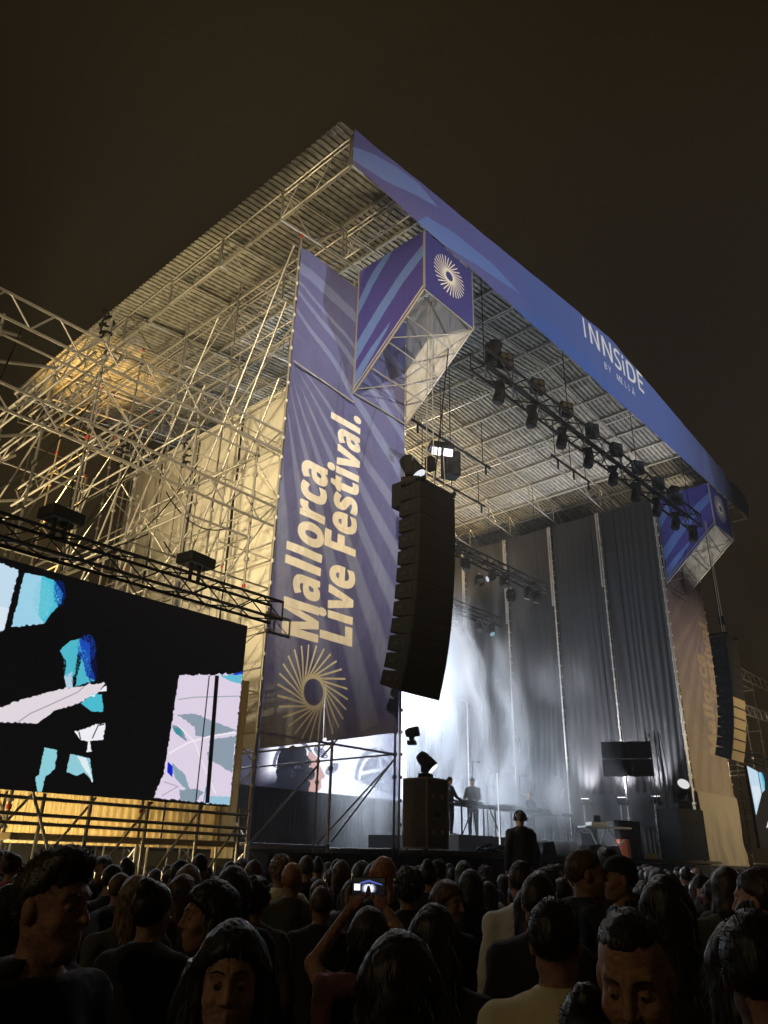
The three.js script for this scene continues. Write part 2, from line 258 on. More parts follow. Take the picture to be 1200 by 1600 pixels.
// ------------------------------------------------------------------ scaffolding
function rosettes(list, parent, name, mat, size = 0.055) { // couplers: too many and small to pick apart
  const g = merge(list.map((p) => new THREE.CylinderGeometry(size, size, 0.07, 6).translate(p.x, p.y, p.z)));
  tag(mesh(name, g, mat, parent), undefined, undefined, undefined, 'stuff');
}
function scaffold(parent, xs, zs, top, o = {}) {
  const lev = o.levels ?? [...Array(Math.floor(top / 2))].map((_, i) => 2 * (i + 1)), nodes = [], reds = [], topOf = o.topOf ?? (() => top);
  for (const x of xs) for (const z of zs) {
    const h = topOf(x, z); tube('standard', V(x, 0, z), V(x, h, z), 0.027, rnd() < 0.3 ? M.steelB : M.steel, parent);
    for (const y of lev) if (y < h) { nodes.push(V(x, y, z)); if (rnd() < 0.16) reds.push(V(x, y + rr(0.3, 0.9), z)); }
    for (let y = 0.5; y < h; y += 0.5) if (rnd() < 0.5) nodes.push(V(x, y, z));
  }
  for (const y of lev) {
    for (const x of xs) for (let i = 0; i + 1 < zs.length; i++) if (y < topOf(x, zs[i]) && rnd() < (o.keepZ ?? 1)) tube('ledger', V(x, y, zs[i] - 0.03), V(x, y, zs[i + 1] + 0.03), 0.022, rnd() < 0.35 ? M.steelC : M.steel, parent);
    for (const z of zs) for (let i = 0; i + 1 < xs.length; i++) if (y < topOf(xs[i], z) && rnd() < (o.keepX ?? 0.9)) tube('ledger', V(xs[i] + 0.03, y, z), V(xs[i + 1] - 0.03, y, z), 0.024, M.steel, parent);
  }
  // diagonal braces
  for (const x of xs) for (let i = 0; i + 1 < zs.length; i++) for (let k = -1; k + 1 < lev.length; k++) {
    const ya = k < 0 ? 0.2 : lev[k], yb = lev[k + 1]; if (yb >= topOf(x, zs[i]) || rnd() > (o.braceZ ?? 0.4)) continue;
    const f = rnd() < (o.lean ?? 0.75); tube('brace', V(x + 0.055, ya + 0.1, f ? zs[i + 1] + 0.06 : zs[i] - 0.06), V(x + 0.055, yb - 0.1, f ? zs[i] - 0.06 : zs[i + 1] + 0.06), 0.021, rnd() < 0.5 ? M.steelC : M.steel, parent);
  }
  for (const z of zs) for (let i = 0; i + 1 < xs.length; i++) for (let k = -1; k + 1 < lev.length; k++) {
    const ya = k < 0 ? 0.2 : lev[k], yb = lev[k + 1]; if (yb >= topOf(xs[i], z) || rnd() > (o.braceX ?? 0.3)) continue;
    const f = (k + i) % 2; tube('brace', V(xs[i] + 0.06, f ? ya + 0.1 : yb - 0.1, z + 0.055), V(xs[i + 1] - 0.06, f ? yb - 0.1 : ya + 0.1, z + 0.055), 0.021, M.steel, parent);
  }
  if (nodes.length) rosettes(nodes, parent, 'coupler', M.steelC);
  if (reds.length) rosettes(reds, parent, 'red_sleeve', M.red, 0.04);
}
const zT = [0, ...[1, 2, 3, 4, 5, 6].map((i) => -BAY * i)];
for (const side of [0, 1]) {
  const T = thing('roof_tower', side ? 'right hand scaffold tower carrying the roof behind the far banner' : 'tall left scaffold tower of galvanised tubes carrying the roof', 'scaffold tower');
  const xs = [0.06, 2.07, 4.08].map((x) => (side ? MX(x) : x)).sort((a, b) => a - b);
  scaffold(T, xs, zT.map((z) => z - 0.05), 16.6, { keepX: side ? 0.5 : 0.65, braceZ: side ? 0.15 : 0.36, braceX: side ? 0.1 : 0.2 });
}
// long racking tubes of the left tower, leaning out from the standards
{
  const T = thing('racking_tubes', 'bright steep racking tubes running up the outside of the left tower', 'scaffold tubes');
  for (const [a, b] of [[V(-0.12, 10.6, -2.9), V(-0.12, 16.3, -0.1)], [V(-0.12, 7.8, -3.3), V(-0.12, 14.5, -0.2)], [V(-0.12, 6.4, -3.1), V(-0.12, 12.2, -0.2)], [V(-0.14, 9.2, -6.6), V(-0.14, 15.6, -3.2)], [V(-0.14, 6.2, -7.6), V(-0.14, 13.4, -3.4)], [V(-0.14, 5.2, -10.4), V(-0.14, 13.2, -6.4)], [V(-0.14, 4.6, -13), V(-0.14, 12.4, -9)]]) tube('tube', a, b, 0.027, M.steelC, T);
}
// video screen towers (left one in view, right one mirrored)
function lattice(parent, a, b, depth, r, mat, n, name = 'lattice_girder') { // flat ladder girder with its lacing as sub-parts
  const dn = V(0, -depth, 0), g = mesh(name, merge([tubeGeo(a, b, r, 8), tubeGeo(a.clone().add(dn), b.clone().add(dn), r, 8)]), mat, parent);
  for (let i = 0; i < n; i++) {
    const p = a.clone().lerp(b, (i + 0.05) / n), q = a.clone().lerp(b, (i + 0.55) / n), s = a.clone().lerp(b, (i + 0.95) / n);
    tube('lacing', p, q.clone().add(dn), r * 0.62, mat, g); tube('lacing', q.clone().add(dn), s, r * 0.62, mat, g);
  }
  return g;
}
for (const side of [0, 1]) {
  const T = thing('screen_tower', side ? 'pale open scaffold mast behind the right video screen at the frame edge' : 'openwork scaffold structure with lattice girders behind the left video screen', 'scaffold tower');
  const sx = (x) => (side ? MX(x) : x), xs = [-6.2, -4.3, -2.07, -0.45].map(sx).sort((a, b) => a - b), zs = [-0.3, -2.57, -5.14];
  scaffold(T, xs, zs, 10.6, { topOf: (x) => (side ? 10.7 : Math.abs(sx(-4.3) - x) < 0.1 ? 11.4 : 10.4), keepX: 0.5, keepZ: 0.7, braceZ: 0.3, braceX: 0.2 });
  lattice(T, V(sx(-9), 10.63, 0.02), V(sx(-0.06), 10.63, 0.02), 0.5, 0.03, M.steel, 10);
  lattice(T, V(sx(-9), 8.98, 0.02), V(sx(-0.06), 8.75, 0.02), 0.45, 0.03, M.steel, 10);
  for (const [y, x] of [[11.9, -4.14], [11.5, -3.7], [11.1, -4.4], [10.3, -4.2], [9.5, -3.6]]) lattice(T, V(sx(x), y, -0.5), V(sx(x), y, -5.3), 0.4, 0.028, M.steelC, 5);
  if (!side) {
    for (const [a, b] of [[V(-9.2, 8.3, -0.4), V(-4.4, 11.2, -2.4)], [V(-9, 6.6, -0.6), V(-4.4, 9.6, -2.5)], [V(-9, 9.7, -0.6), V(-5.4, 11.2, -1.9)], [V(-6.2, 7.2, -1), V(-3.9, 10.2, -5)], [V(-5.5, 6, -1.6), V(-3.2, 8.6, -6.4)], [V(-4.9, 6, -2), V(-1.9, 8.6, -6.6)], [V(-4.2, 6.1, -1), V(-0.6, 8.9, -5.4)], [V(-5.2, 7.9, -3), V(-2.2, 10.6, -8)], [V(-3.4, 5.8, -1), V(-0.4, 8.3, -4.4)]]) tube('raking_tube', a, b, 0.034, M.steelC, T);
    for (let i = 0; i < 14; i++) { const a = V(rr(-6.2, -0.4), rr(7, 10.8), rr(-0.4, -5)), b = V(a.x + rr(-1.6, 1.6), rr(5.8, 9), rr(-0.4, -5)), mid = a.clone().lerp(b, 0.5); mid.y -= rr(0.3, 1.2); mesh('hanging_cable', new THREE.TubeGeometry(new THREE.QuadraticBezierCurve3(a, mid, b), 14, 0.016, 5), M.black, T); }
    for (const [x, y, z] of [[-4.45, 11.55, -0.35], [-5.4, 9.4, -4.4], [-2.5, 10.3, -2.6], [-0.9, 10.9, -2.6]]) { const c = mesh('cable_bundle', merge([0, 1, 2, 3, 4, 5, 6].map((i) => new THREE.TorusGeometry(0.07 + 0.02 * (i % 3), 0.022, 5, 10, 4.4).rotateX(0.9 * i).rotateY(i * 1.7).translate(x + 0.05 * (i % 3), y - 0.09 * i, z))), M.black, T); }
  }
}

// ------------------------------------------------------------------ tower banners and their logo boxes
const soffitMat = std(lin(0.55, 0.55, 0.54), 0.8, 0, { bumpMap: crease, bumpScale: 0.03 });
for (const side of [0, 1]) {
  const B = thing('tower_banner', side ? 'far right purple banner with the same festival lettering seen edge on' : 'tall purple banner lettered Mallorca Live Festival with a sunburst mark', 'banner', [side ? 21.14 : 0, 0, 0.04]);
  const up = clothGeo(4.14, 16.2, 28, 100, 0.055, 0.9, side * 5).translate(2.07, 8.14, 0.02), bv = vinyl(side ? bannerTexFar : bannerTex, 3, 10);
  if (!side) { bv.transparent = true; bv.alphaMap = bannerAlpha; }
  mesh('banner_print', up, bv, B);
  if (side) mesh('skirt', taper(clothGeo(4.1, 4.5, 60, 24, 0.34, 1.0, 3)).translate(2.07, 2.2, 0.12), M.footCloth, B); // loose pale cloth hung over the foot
  for (const x of [-0.03, 2.07, 4.17]) { const s = tube('edge_tube', V(x, 0, -0.02), V(x, 16.2, -0.02), 0.026, M.steelC, B); if (x === 2.07) s.position.z -= 0.06; }
  const ties = []; for (let y = 1; y < 16; y += 0.5) for (const x of [-0.04, 4.18]) ties.push(V(x, y, 0.02)); rosettes(ties, B, 'tie', M.white, 0.03);
  tube('cross_tube', V(0, 12.6, 0.1), V(2.07, 12.45, 0.1), 0.024, M.steelC, B); 

  // overhanging logo box
  const X0 = side ? 21.14 : 2.07, X1 = X0 + 2.07, K = thing('logo_box', side ? 'far logo box hung under the right end of the roof' : 'blue box with a white sunburst mark jutting out from the near banner', 'banner box');
  const yT = 16.78, y1 = 14.85, y2 = 12.78, zf = 2.47, zb = 0.12;
  const sidePanel = (x) => {
    const n = 10, pos = [], uv = [], idx = [];
    for (let i = 0; i <= n; i++) for (let j = 0; j <= n; j++) { const t = i / n, z = zb + (zf - zb) * t, lo = y2 + (y1 - y2) * t, y = lo + (yT - lo) * j / n; pos.push(x + 0.012 * perlin.noise(z * 2, y * 1.5, x), y, z); uv.push(t, (y - 12.75) / 4.05); }
    for (let i = 0; i < n; i++) for (let j = 0; j < n; j++) { const a = i * (n + 1) + j; idx.push(a, a + 1, a + n + 1, a + 1, a + n + 2, a + n + 1); }
    const g = new THREE.BufferGeometry(); g.setAttribute('position', new THREE.Float32BufferAttribute(pos, 3)); g.setAttribute('uv', new THREE.Float32BufferAttribute(uv, 2)); g.setIndex(idx); g.computeVertexNormals(); return g;
  };
  const sm = vinyl(boxSideTex); mesh('side_panel', sidePanel(X0), sm, K); mesh('side_panel', sidePanel(X1), sm, K);
  const fr = mesh('front_panel', clothGeo(2.03, yT - y1, 8, 8, 0.012, 1.5).translate((X0 + X1) / 2, (yT + y1) / 2, zf + 0.02), vinyl(boxFrontTex), K);
  // bare white backs of the side panels, seen through the open underside
  for (const [x, o] of [[X0, 0.015], [X1, -0.015]]) { const g = sidePanel(x).clone().translate(o, 0, 0); mesh('panel_lining', g, soffitMat, K); }
  for (const x of [X0, X1]) { tube('frame_tube', V(x, y2 - 0.03, zb), V(x, y1 - 0.03, zf), 0.028, M.steelC, K); tube('frame_tube', V(x, y2 + 0.12, zb), V(x, y1 + 0.12, zf), 0.022, M.steelC, K); tube('frame_tube', V(x, y1, zf + 0.01), V(x, yT, zf + 0.01), 0.03, M.steelC, K); tube('frame_tube', V(x, y2, zb), V(x, yT, zb), 0.028, M.steel, K); }
  for (const t of [0, 0.25, 0.5, 0.75, 1]) { const y = y2 + (y1 - y2) * t - 0.03, z = zb + (zf - zb) * t; tube('frame_tube', V(X0, y, z), V(X1, y, z), 0.022, M.steel, K); }
  for (const t of [0.05, 0.55]) { const P = (q, x) => V(x, y2 + (y1 - y2) * q - 0.06, zb + (zf - zb) * q); tube('frame_tube', P(t, X0), P(t + 0.42, X1), 0.018, M.steel, K); }
}

// ------------------------------------------------------------------ stage floor, drapes, screens
{
  const S = thing('stage', 'raised black stage floor with a dark skirt along its front', 'stage');
  const deck = std(lin(0.03, 0.03, 0.03), 0.45);
  for (let i = 0; i < 8; i++) for (let j = 0; j < 6; j++) { const m = mesh('deck_board', rbox(2.1, 0.1, 2.5, 0.01), deck, S); m.position.set(4.25 + 1.05 + i * 2.103, 1.95 + rr(-0.002, 0.002), 0.6 - 1.25 - j * 2.503); }
  mesh('edge_rail', boxGeo(16.9, 0.09, 0.06, 12.7, 1.96, 0.66), M.ply, S);
  const n = 120, g = new THREE.PlaneGeometry(25.2, 1.86, n * 3, 2), p = g.attributes.position; for (let i = 0; i < p.count; i++) p.setZ(i, 0.03 * Math.sin(p.getX(i) * 14 + perlin.noise(p.getX(i), 0, 1) * 6)); g.computeVertexNormals();
  mesh('skirt', g.translate(12.64, 0.95, 0.55), M.drapeB, S);
  // risers
  const fog = std(lin(0.16, 0.16, 0.17), 0.6);
  for (const [x0, x1, z0, z1] of [[10.6, 19.4, -7, -3.2]]) { for (let x = x0; x < x1 - 0.1; x += 2.2) { const m = mesh('riser', rbox(2.18, 0.55, z1 - z0, 0.02), fog, S); m.position.set(x + 1.1, 2.28, (z0 + z1) / 2); } }
}
function pleated(w, h, pitch, amp, seed2, ny = 16) {
  const nx = Math.round(w / pitch * 8), g = new THREE.PlaneGeometry(w, h, nx, ny), p = g.attributes.position;
  for (let i = 0; i < p.count; i++) { const x = p.getX(i), y = p.getY(i), t = (h > 8 ? 0.12 + 0.88 * Math.pow(Math.max(0, 0.5 - y / h), 1.6) : 0.35 + 0.65 * (0.5 - y / h)), ph = x / pitch * 6.283 + 7.5 * perlin.noise(x * 0.9 + seed2, y * 0.1, 0); p.setZ(i, amp * t * (Math.sin(ph) + 0.35 * perlin.noise(x * 3.5, y * 0.25, seed2))); }
  g.computeVertexNormals(); return g;
}
{ // right wall: black drapes, back seen from the stage; left wall: their cream backs
  const R = thing('black_side_drape', 'tall black drapes closing the right side of the stage between scaffold posts', 'drape');
  const P = [0.02, -2.62, -5.2, -7.8, -10.4, -13, -15.4];
  for (let i = 0; i < 6; i++) {
    const w = P[i] - P[i + 1] - 0.14, g = pleated(w, 12.35, 0.3, 0.03, i * 3.1, 30).rotateY(-Math.PI / 2).translate(21.16 - 0.1, 4.45 + 6.17, (P[i] + P[i + 1]) / 2);
    mesh('drape', g, M.drape, R);
    const lowTop = i === 2 ? 5.9 : 3.5, low = pleated(w, 1.3, 0.16, 0.03, i * 5, 8).rotateY(-Math.PI / 2).translate(21.3, 2.9, (P[i] + P[i + 1]) / 2); mesh('lower_drape', low, i < 2 ? M.duskCloth : M.drape, R);
    mesh('dark_band', boxGeo(0.03, 1.35, w + 0.1, 21.12, 3.87, (P[i] + P[i + 1]) / 2), M.drapeB, R);
  }
  const nodes = [];
  P.slice(0, 6).forEach((z, i) => { tube('post', V(20.96, 2, z), V(20.96, 16.8, z), 0.032, M.steelC, R); if (i) { tube('post', V(20.98, 13.6 - i * 0.4, z - 0.11), V(20.98, 16.8, z - 0.11), 0.045, M.steelC, R); } for (let y = 2.5; y < 16.6; y += 0.5) nodes.push(V(20.96, y + 0.03 * Math.sin(y * 9 + i), z)); });
  rosettes(nodes, R, 'coupler', M.steelC, 0.05);
  const Lw = thing('cream_side_cloth', 'pale cream cloth wall with dark vertical gaps behind the left scaffold', 'cloth wall');
  for (let i = 0; i < 6; i++) {
    const w = P[i] - P[i + 1] - (i % 2 ? 0.05 : 0.2), g = clothGeo(w, 11.8, 12, 40, 0.07, 0.8, i * 7).rotateY(-Math.PI / 2).translate(4.24, 4.5 + 5.9, (P[i] + P[i + 1]) / 2);
    mesh('cloth_panel', g, M.cream, Lw); if (i % 2 === 0) mesh('dark_gap', boxGeo(0.03, 11.6, 0.16, 4.3, 10.4, P[i + 1]), M.black, Lw);
    mesh('hem_roll', new THREE.CylinderGeometry(0.09, 0.09, w, 10).rotateX(Math.PI / 2).translate(4.2, 16.3, (P[i] + P[i + 1]) / 2), M.cream, Lw);
  }
  const Bk = thing('back_drape', 'black back drape behind the stage screen', 'drape');
  for (let i = 0; i < 6; i++) mesh('drape', pleated(2.75, 14.4, 0.25, 0.04, i * 2.2 + 40, 12).translate(5.6 + i * 2.8, 9.2, -15.2), M.drapeB, Bk);
}
// upstage LED screen
const ledTex = canvasTex(1024, 426, (g, w, h) => { // x 6.1..19.2, y 4.3..9.75
  const s = w / 13.1, X = (x) => (x - 6.1) * s, Y = (y) => (9.75 - y) * s; g.fillStyle = '#eef0ff'; g.fillRect(0, 0, w, h);
  g.fillStyle = '#5c5f7a'; g.strokeStyle = '#74778f'; g.lineWidth = 5;
  for (const [x, y, r] of [[17.2, 5.0, 1.5], [12.2, 5.1, 1.2]]) { g.beginPath(); g.arc(X(x), Y(y), r * s, Math.PI, 0.4); g.closePath(); g.fill(); g.strokeStyle = '#f4f6ff'; g.lineWidth = 12; g.beginPath(); g.arc(X(x), Y(y), r * s * 0.8, Math.PI, 6.2); g.stroke(); g.beginPath(); g.moveTo(X(x) - r * s * 0.8, Y(y) - 20); g.lineTo(X(x) + r * s * 0.7, Y(y) - r * s * 0.5); g.moveTo(X(x), Y(y) - r * s); g.lineTo(X(x) + 30, Y(y)); g.stroke(); }
  g.fillStyle = '#5c5f7a'; for (const [x, y, a] of [[13.6, 5.9, 0.3], [14.3, 5.3, -0.5], [13.1, 4.8, 0.9]]) { g.beginPath(); g.ellipse(X(x), Y(y), 34, 15, a, 0, 7); g.fill(); }
  const dimR = g.createLinearGradient(X(16.6), 0, X(18), 0); dimR.addColorStop(0, 'rgba(120,128,165,0)'); dimR.addColorStop(1, 'rgba(120,128,165,0.75)'); g.fillStyle = dimR; g.fillRect(X(16.6), 0, 3 * s, h);
  // a bushy-haired singer in close-up, in profile
  g.fillStyle = '#b98f8a'; g.beginPath(); g.moveTo(X(12.9), Y(5.9)); g.quadraticCurveTo(X(13.5), Y(5.8), X(13.6), Y(5.35)); g.lineTo(X(13.95), Y(4.95)); g.lineTo(X(13.7), Y(4.8)); g.lineTo(X(13.75), Y(4.5)); g.lineTo(X(13.4), Y(4.2)); g.lineTo(X(12.4), Y(3.6)); g.fill();
  g.fillStyle = '#0b0a18'; for (let i = 0; i < 120; i++) { const a = rnd() * 6.283, r = Math.sqrt(rnd()) * 0.95; g.beginPath(); g.arc(X(12.2 + Math.cos(a) * r), Y(5.0 + Math.sin(a) * r * 0.95), (0.1 + rnd() * 0.16) * s, 0, 7); g.fill(); }
  g.strokeStyle = '#14131f'; g.lineWidth = 5; g.beginPath(); g.arc(X(13.4), Y(6.3), 0.35 * s, 0.2, 2.2); g.stroke();
  const gb = g.createRadialGradient(X(11.4), Y(2.6), 0.5 * s, X(11.4), Y(2.6), 2.4 * s); gb.addColorStop(0, 'rgba(10,9,26,1)'); gb.addColorStop(0.7, 'rgba(10,9,26,0.95)'); gb.addColorStop(1, 'rgba(10,9,26,0)'); g.fillStyle = gb; g.fillRect(X(8), Y(5.2), 6 * s, 3 * s);
  const gr = g.createLinearGradient(X(10.1), 0, X(10.9), 0); gr.addColorStop(0, 'rgba(10,9,26,1)'); gr.addColorStop(1, 'rgba(10,9,26,0)'); g.fillStyle = gr; g.fillRect(0, 0, X(10.9), h);
});
{
  const W = thing('stage_screen', 'bright white video wall upstage showing a bushy haired singer', 'video screen');
  const m = new THREE.MeshStandardMaterial({ color: 0x050505, emissive: 0xffffff, emissiveMap: ledTex, emissiveIntensity: 4, roughness: 0.5 });
  mesh('screen_face', new THREE.PlaneGeometry(13.1, 5.45).translate(12.65, 7.025, -12.75), m, W);
  for (let i = 0; i < 7; i++) mesh('cabinet_column', boxGeo(1.85, 5.45, 0.12, 6.1 + 13.1 / 7 * (i + 0.5), 7.025, -12.83), M.black, W);
  for (const x of [6.2, 12.6, 19.1]) tube('leg', V(x, 2, -13), V(x, 9.7, -13), 0.04, M.blackAlu, W);
  const L = new THREE.RectAreaLight(lin(0.7, 0.84, 1), 18, 8, 5.4); L.position.set(12.8, 7, -12.6); L.rotation.y = Math.PI; L.name = 'stage_screen_light'; W.add(L);
}

// stage smoke: drifting veils of theatrical haze, each a thin wavy bank lit through by the screen
{
  const bank = (sd) => noiseTex(256, (u, v) => {
    const x = u * 5 + sd, y = v * 4, n = 0.3 + 1.0 * perlin.noise(x * 0.6 + 0.7 * perlin.noise(x * 0.7, y * 0.7, sd), y * 0.6, sd) + 0.42 * perlin.noise(x * 1.4, y * 1.4, sd + 3) + 0.14 * perlin.noise(x * 3.1, y * 3.1, sd + 6);
    const e = Math.min(1, u * 4, (1 - u) * 4), f = Math.min(1, v * 14, (1 - v) * 3), low = 0.5 + 0.5 * Math.pow(1 - v, 1.3), k = 1.35 * Math.pow(Math.max(0, n), 1.5) * e * e * (3 - 2 * e) * f * f * (3 - 2 * f) * low * (0.6 + 0.4 * Math.pow(1 - u, 0.9)); return [k, k, k];
  });
  const maps = [bank(1.3), bank(14.7), bank(31.1)];
  maps.forEach((t) => { t.wrapS = t.wrapT = THREE.ClampToEdgeWrapping; });
  const S = thing('stage_smoke', 'pale stage smoke hanging in banks before the screen and the side drapes', 'smoke'); S.userData.kind = 'stuff';
  [[-11.8, 0.2, 13.5], [-10.9, 0.3, 13.4], [-9.9, 0.42, 13.3], [-8.9, 0.58, 13.2], [-7.9, 0.7, 13.1], [-6.9, 0.75, 13], [-5.9, 0.75, 13], [-3.2, 0.4, 12.6], [-2.0, 0.28, 12.6]].forEach(([z, a, xc], i) => {
    const g = new THREE.PlaneGeometry(9.8, i < 7 ? 14.5 : 9, 40, 30), p = g.attributes.position;
    for (let k = 0; k < p.count; k++) p.setZ(k, 0.9 * perlin.noise(p.getX(k) * 0.22 + i * 5, p.getY(k) * 0.22, i) + 0.25 * perlin.noise(p.getX(k) * 0.7, p.getY(k) * 0.7 + i * 3, 2));
    g.computeVertexNormals(); g.translate(xc + 2.9, i < 7 ? 8.6 : 6.2, z);
    const m = mesh('smoke_bank', g, new THREE.MeshPhysicalMaterial({ color: lin(0.9, 0.9, 0.92), roughness: 1, specularIntensity: 0, transmission: 0.55, thickness: 0, transparent: true, opacity: a, alphaMap: maps[i < 4 ? 0 : i < 7 ? 1 : 2], side: THREE.DoubleSide }), S);
    m.userData.kind = 'stuff';
  });
  const dg = new THREE.PlaneGeometry(18, 16, 20, 16), dp = dg.attributes.position; for (let k = 0; k < dp.count; k++) dp.setZ(k, 1.2 * perlin.noise(dp.getX(k) * 0.2, dp.getY(k) * 0.2, 4)); dg.computeVertexNormals(); dg.rotateY(-0.5).translate(30, 17.5, -5);
  mesh('smoke_bank', dg, new THREE.MeshPhysicalMaterial({ color: lin(0.8, 0.78, 0.72), roughness: 1, specularIntensity: 0, transmission: 0.4, thickness: 0, transparent: true, opacity: 0.4, alphaMap: maps[1], side: THREE.DoubleSide }), S).userData.kind = 'stuff';
}

// ------------------------------------------------------------------ side video screens
const imag = canvasTex(1024, 576, (g, w, h) => {
  // the picture on the panel was filmed askew: its outlines are laid out in a tilted frame and turned upright here
  const H = [0.00053944, 0.00015828, 0.160818, -0.00030807, 0.00110104, -0.089546, -0.00022801, 0.00008178];
  const U = (x, y) => { const k = H[6] * x + H[7] * y + 1; return [((H[0] * x + H[1] * y + H[2]) / k) * w, ((H[3] * x + H[4] * y + H[5]) / k) * h]; };
  const poly = (c, ...p) => { // ragged outline, as the keyed video has
    g.fillStyle = c; g.beginPath(); const n = p.length / 2;
    for (let i = 0; i < n; i++) {
      const x0 = p[i * 2], y0 = p[i * 2 + 1], x1 = p[((i + 1) % n) * 2], y1 = p[((i + 1) % n) * 2 + 1], L = Math.hypot(x1 - x0, y1 - y0), m = Math.max(1, Math.round(L / 7)), am = Math.min(5, L * 0.05);
      for (let k = 0; k < m; k++) { const t = k / m, d = k ? am * (perlin.noise(x0 * 0.1 + t * L * 0.09, y0 * 0.1, 1) * 1.6 + rr(-0.35, 0.35)) : 0, q = U(x0 + (x1 - x0) * t - ((y1 - y0) / L) * d, y0 + (y1 - y0) * t + ((x1 - x0) / L) * d); g[i + k ? 'lineTo' : 'moveTo'](q[0], q[1]); }
    }
    g.closePath(); g.fill();
  };
  const spray = (c, x, y, rx, ry, n) => { g.fillStyle = c; for (let i = 0; i < n; i++) { const a = rnd() * 6.283, r = Math.sqrt(rnd()), q = U(x + Math.cos(a) * rx * r, y + Math.sin(a) * ry * r); g.fillRect(q[0], q[1], 2, 2); } };
  const line = (c, lw, ...p) => { g.strokeStyle = c; g.lineWidth = lw; g.beginPath(); for (let i = 0; i < p.length; i += 2) { const q = U(p[i], p[i + 1]); g[i ? 'lineTo' : 'moveTo'](q[0], q[1]); } g.stroke(); };
  g.fillStyle = '#08080a'; g.fillRect(0, 0, w, h);
  poly('#c6e0f2', -290, 0, 82, 138, 18, 395, -420, 600); poly('#dcebf6', -300, 240, 40, 300, 22, 390, -330, 480);
  poly('#9fd6ec', 108, 150, 190, 165, 175, 300, 190, 366, 50, 382); poly('#4fc4da', 180, 165, 232, 180, 268, 240, 262, 278, 215, 330, 192, 366, 165, 330); poly('#2f8fd0', 228, 180, 250, 205, 270, 240, 262, 272, 240, 240);
  poly('#52bccf', 255, 482, 300, 440, 345, 430, 380, 470, 372, 540, 405, 610, 300, 640, 275, 600, 285, 530); poly('#1d4fb4', 340, 430, 385, 450, 388, 540, 408, 608, 370, 590, 350, 500); poly('#08080a', 335, 490, 354, 492, 322, 635, 308, 635); poly('#b6d3e6', 275, 590, 310, 570, 312, 640, 285, 640);
  spray('#0a2f9c', 255, 235, 26, 55, 260); spray('#7fd0de', 185, 260, 40, 80, 500); spray('#1a46c0', 370, 470, 40, 60, 500); spray('#0d1d70', 395, 560, 22, 60, 200); spray('#3fb2cc', 330, 540, 60, 80, 300);
  poly('#e6dce4', -120, 790, 0, 725, 120, 682, 260, 645, 455, 615, 420, 660, 330, 710, 240, 735, 190, 770, 160, 792, 0, 786); line('#a79fab', 3, 80, 785, 130, 750, 220, 710, 330, 660, 360, 635); poly('#fbfbff', 420, 655, 456, 630, 455, 655);
  poly('#4cc0d4', 345, 705, 400, 665, 436, 668, 442, 742, 390, 740); poly('#e9f3f8', 385, 672, 410, 664, 405, 680);
  poly('#f4f4fa', 318, 826, 455, 782, 440, 862, 385, 866, 390, 905, 396, 910, 370, 915, 378, 868, 345, 862); line('#222', 3, 345, 860, 338, 826); line('#222', 3, 395, 855, 420, 800, 446, 795);
  poly('#8fd2dd', 190, 893, 246, 905, 236, 985, 195, 1020, 180, 1084, 160, 1082, 152, 1020, 168, 1010); poly('#93cfdc', 300, 920, 385, 940, 398, 1040, 360, 1000, 330, 1015, 285, 1000); poly('#e6f2f6', 330, 930, 372, 940, 398, 1044, 360, 985);
  // right hand panel: pale lilac with grey leaf shapes
  poly('#e3d6ea', 765, 585, 1034, 580, 980, 1138, 655, 1108, 700, 1000); poly('#66bfd8', 940, 590, 1034, 575, 1030, 625, 985, 612); poly('#1a35d8', 985, 585, 1034, 570, 1033, 582);
  poly('#8f9fae', 755, 755, 830, 750, 930, 790, 1008, 820, 880, 850, 835, 845, 830, 805); poly('#8f9fae', 895, 860, 1006, 845, 990, 1005, 930, 965, 885, 945); poly('#7d97a8', 735, 795, 775, 810, 800, 870, 770, 850, 740, 820); poly('#3f8f9c', 740, 808, 770, 815, 776, 850, 750, 835);
  poly('#8aa6b4', 735, 960, 790, 1010, 812, 1080, 780, 1060, 745, 1020); poly('#1426d0', 716, 955, 738, 975, 736, 1020, 714, 1000); poly('#8a9ba8', 765, 1075, 840, 1070, 870, 1085, 830, 1128, 770, 1118); poly('#9cc6dc', 900, 1100, 982, 1105, 980, 1138, 870, 1130);
  line('#f6f0f8', 5, 720, 920, 800, 875, 900, 845, 1005, 830); line('#f6f0f8', 4, 760, 800, 830, 870, 860, 950, 920, 1090); line('#9aa', 3, 760, 690, 830, 680, 1028, 675); line('#b9acbf', 3, 700, 1040, 760, 1060, 690, 1100);
  line('#111', 4, 893, 588, 835, 1130); line('#0b0b0b', 15, 926, 588, 884, 1130); line('#3a88b8', 3, 880, 1060, 868, 1130);
});
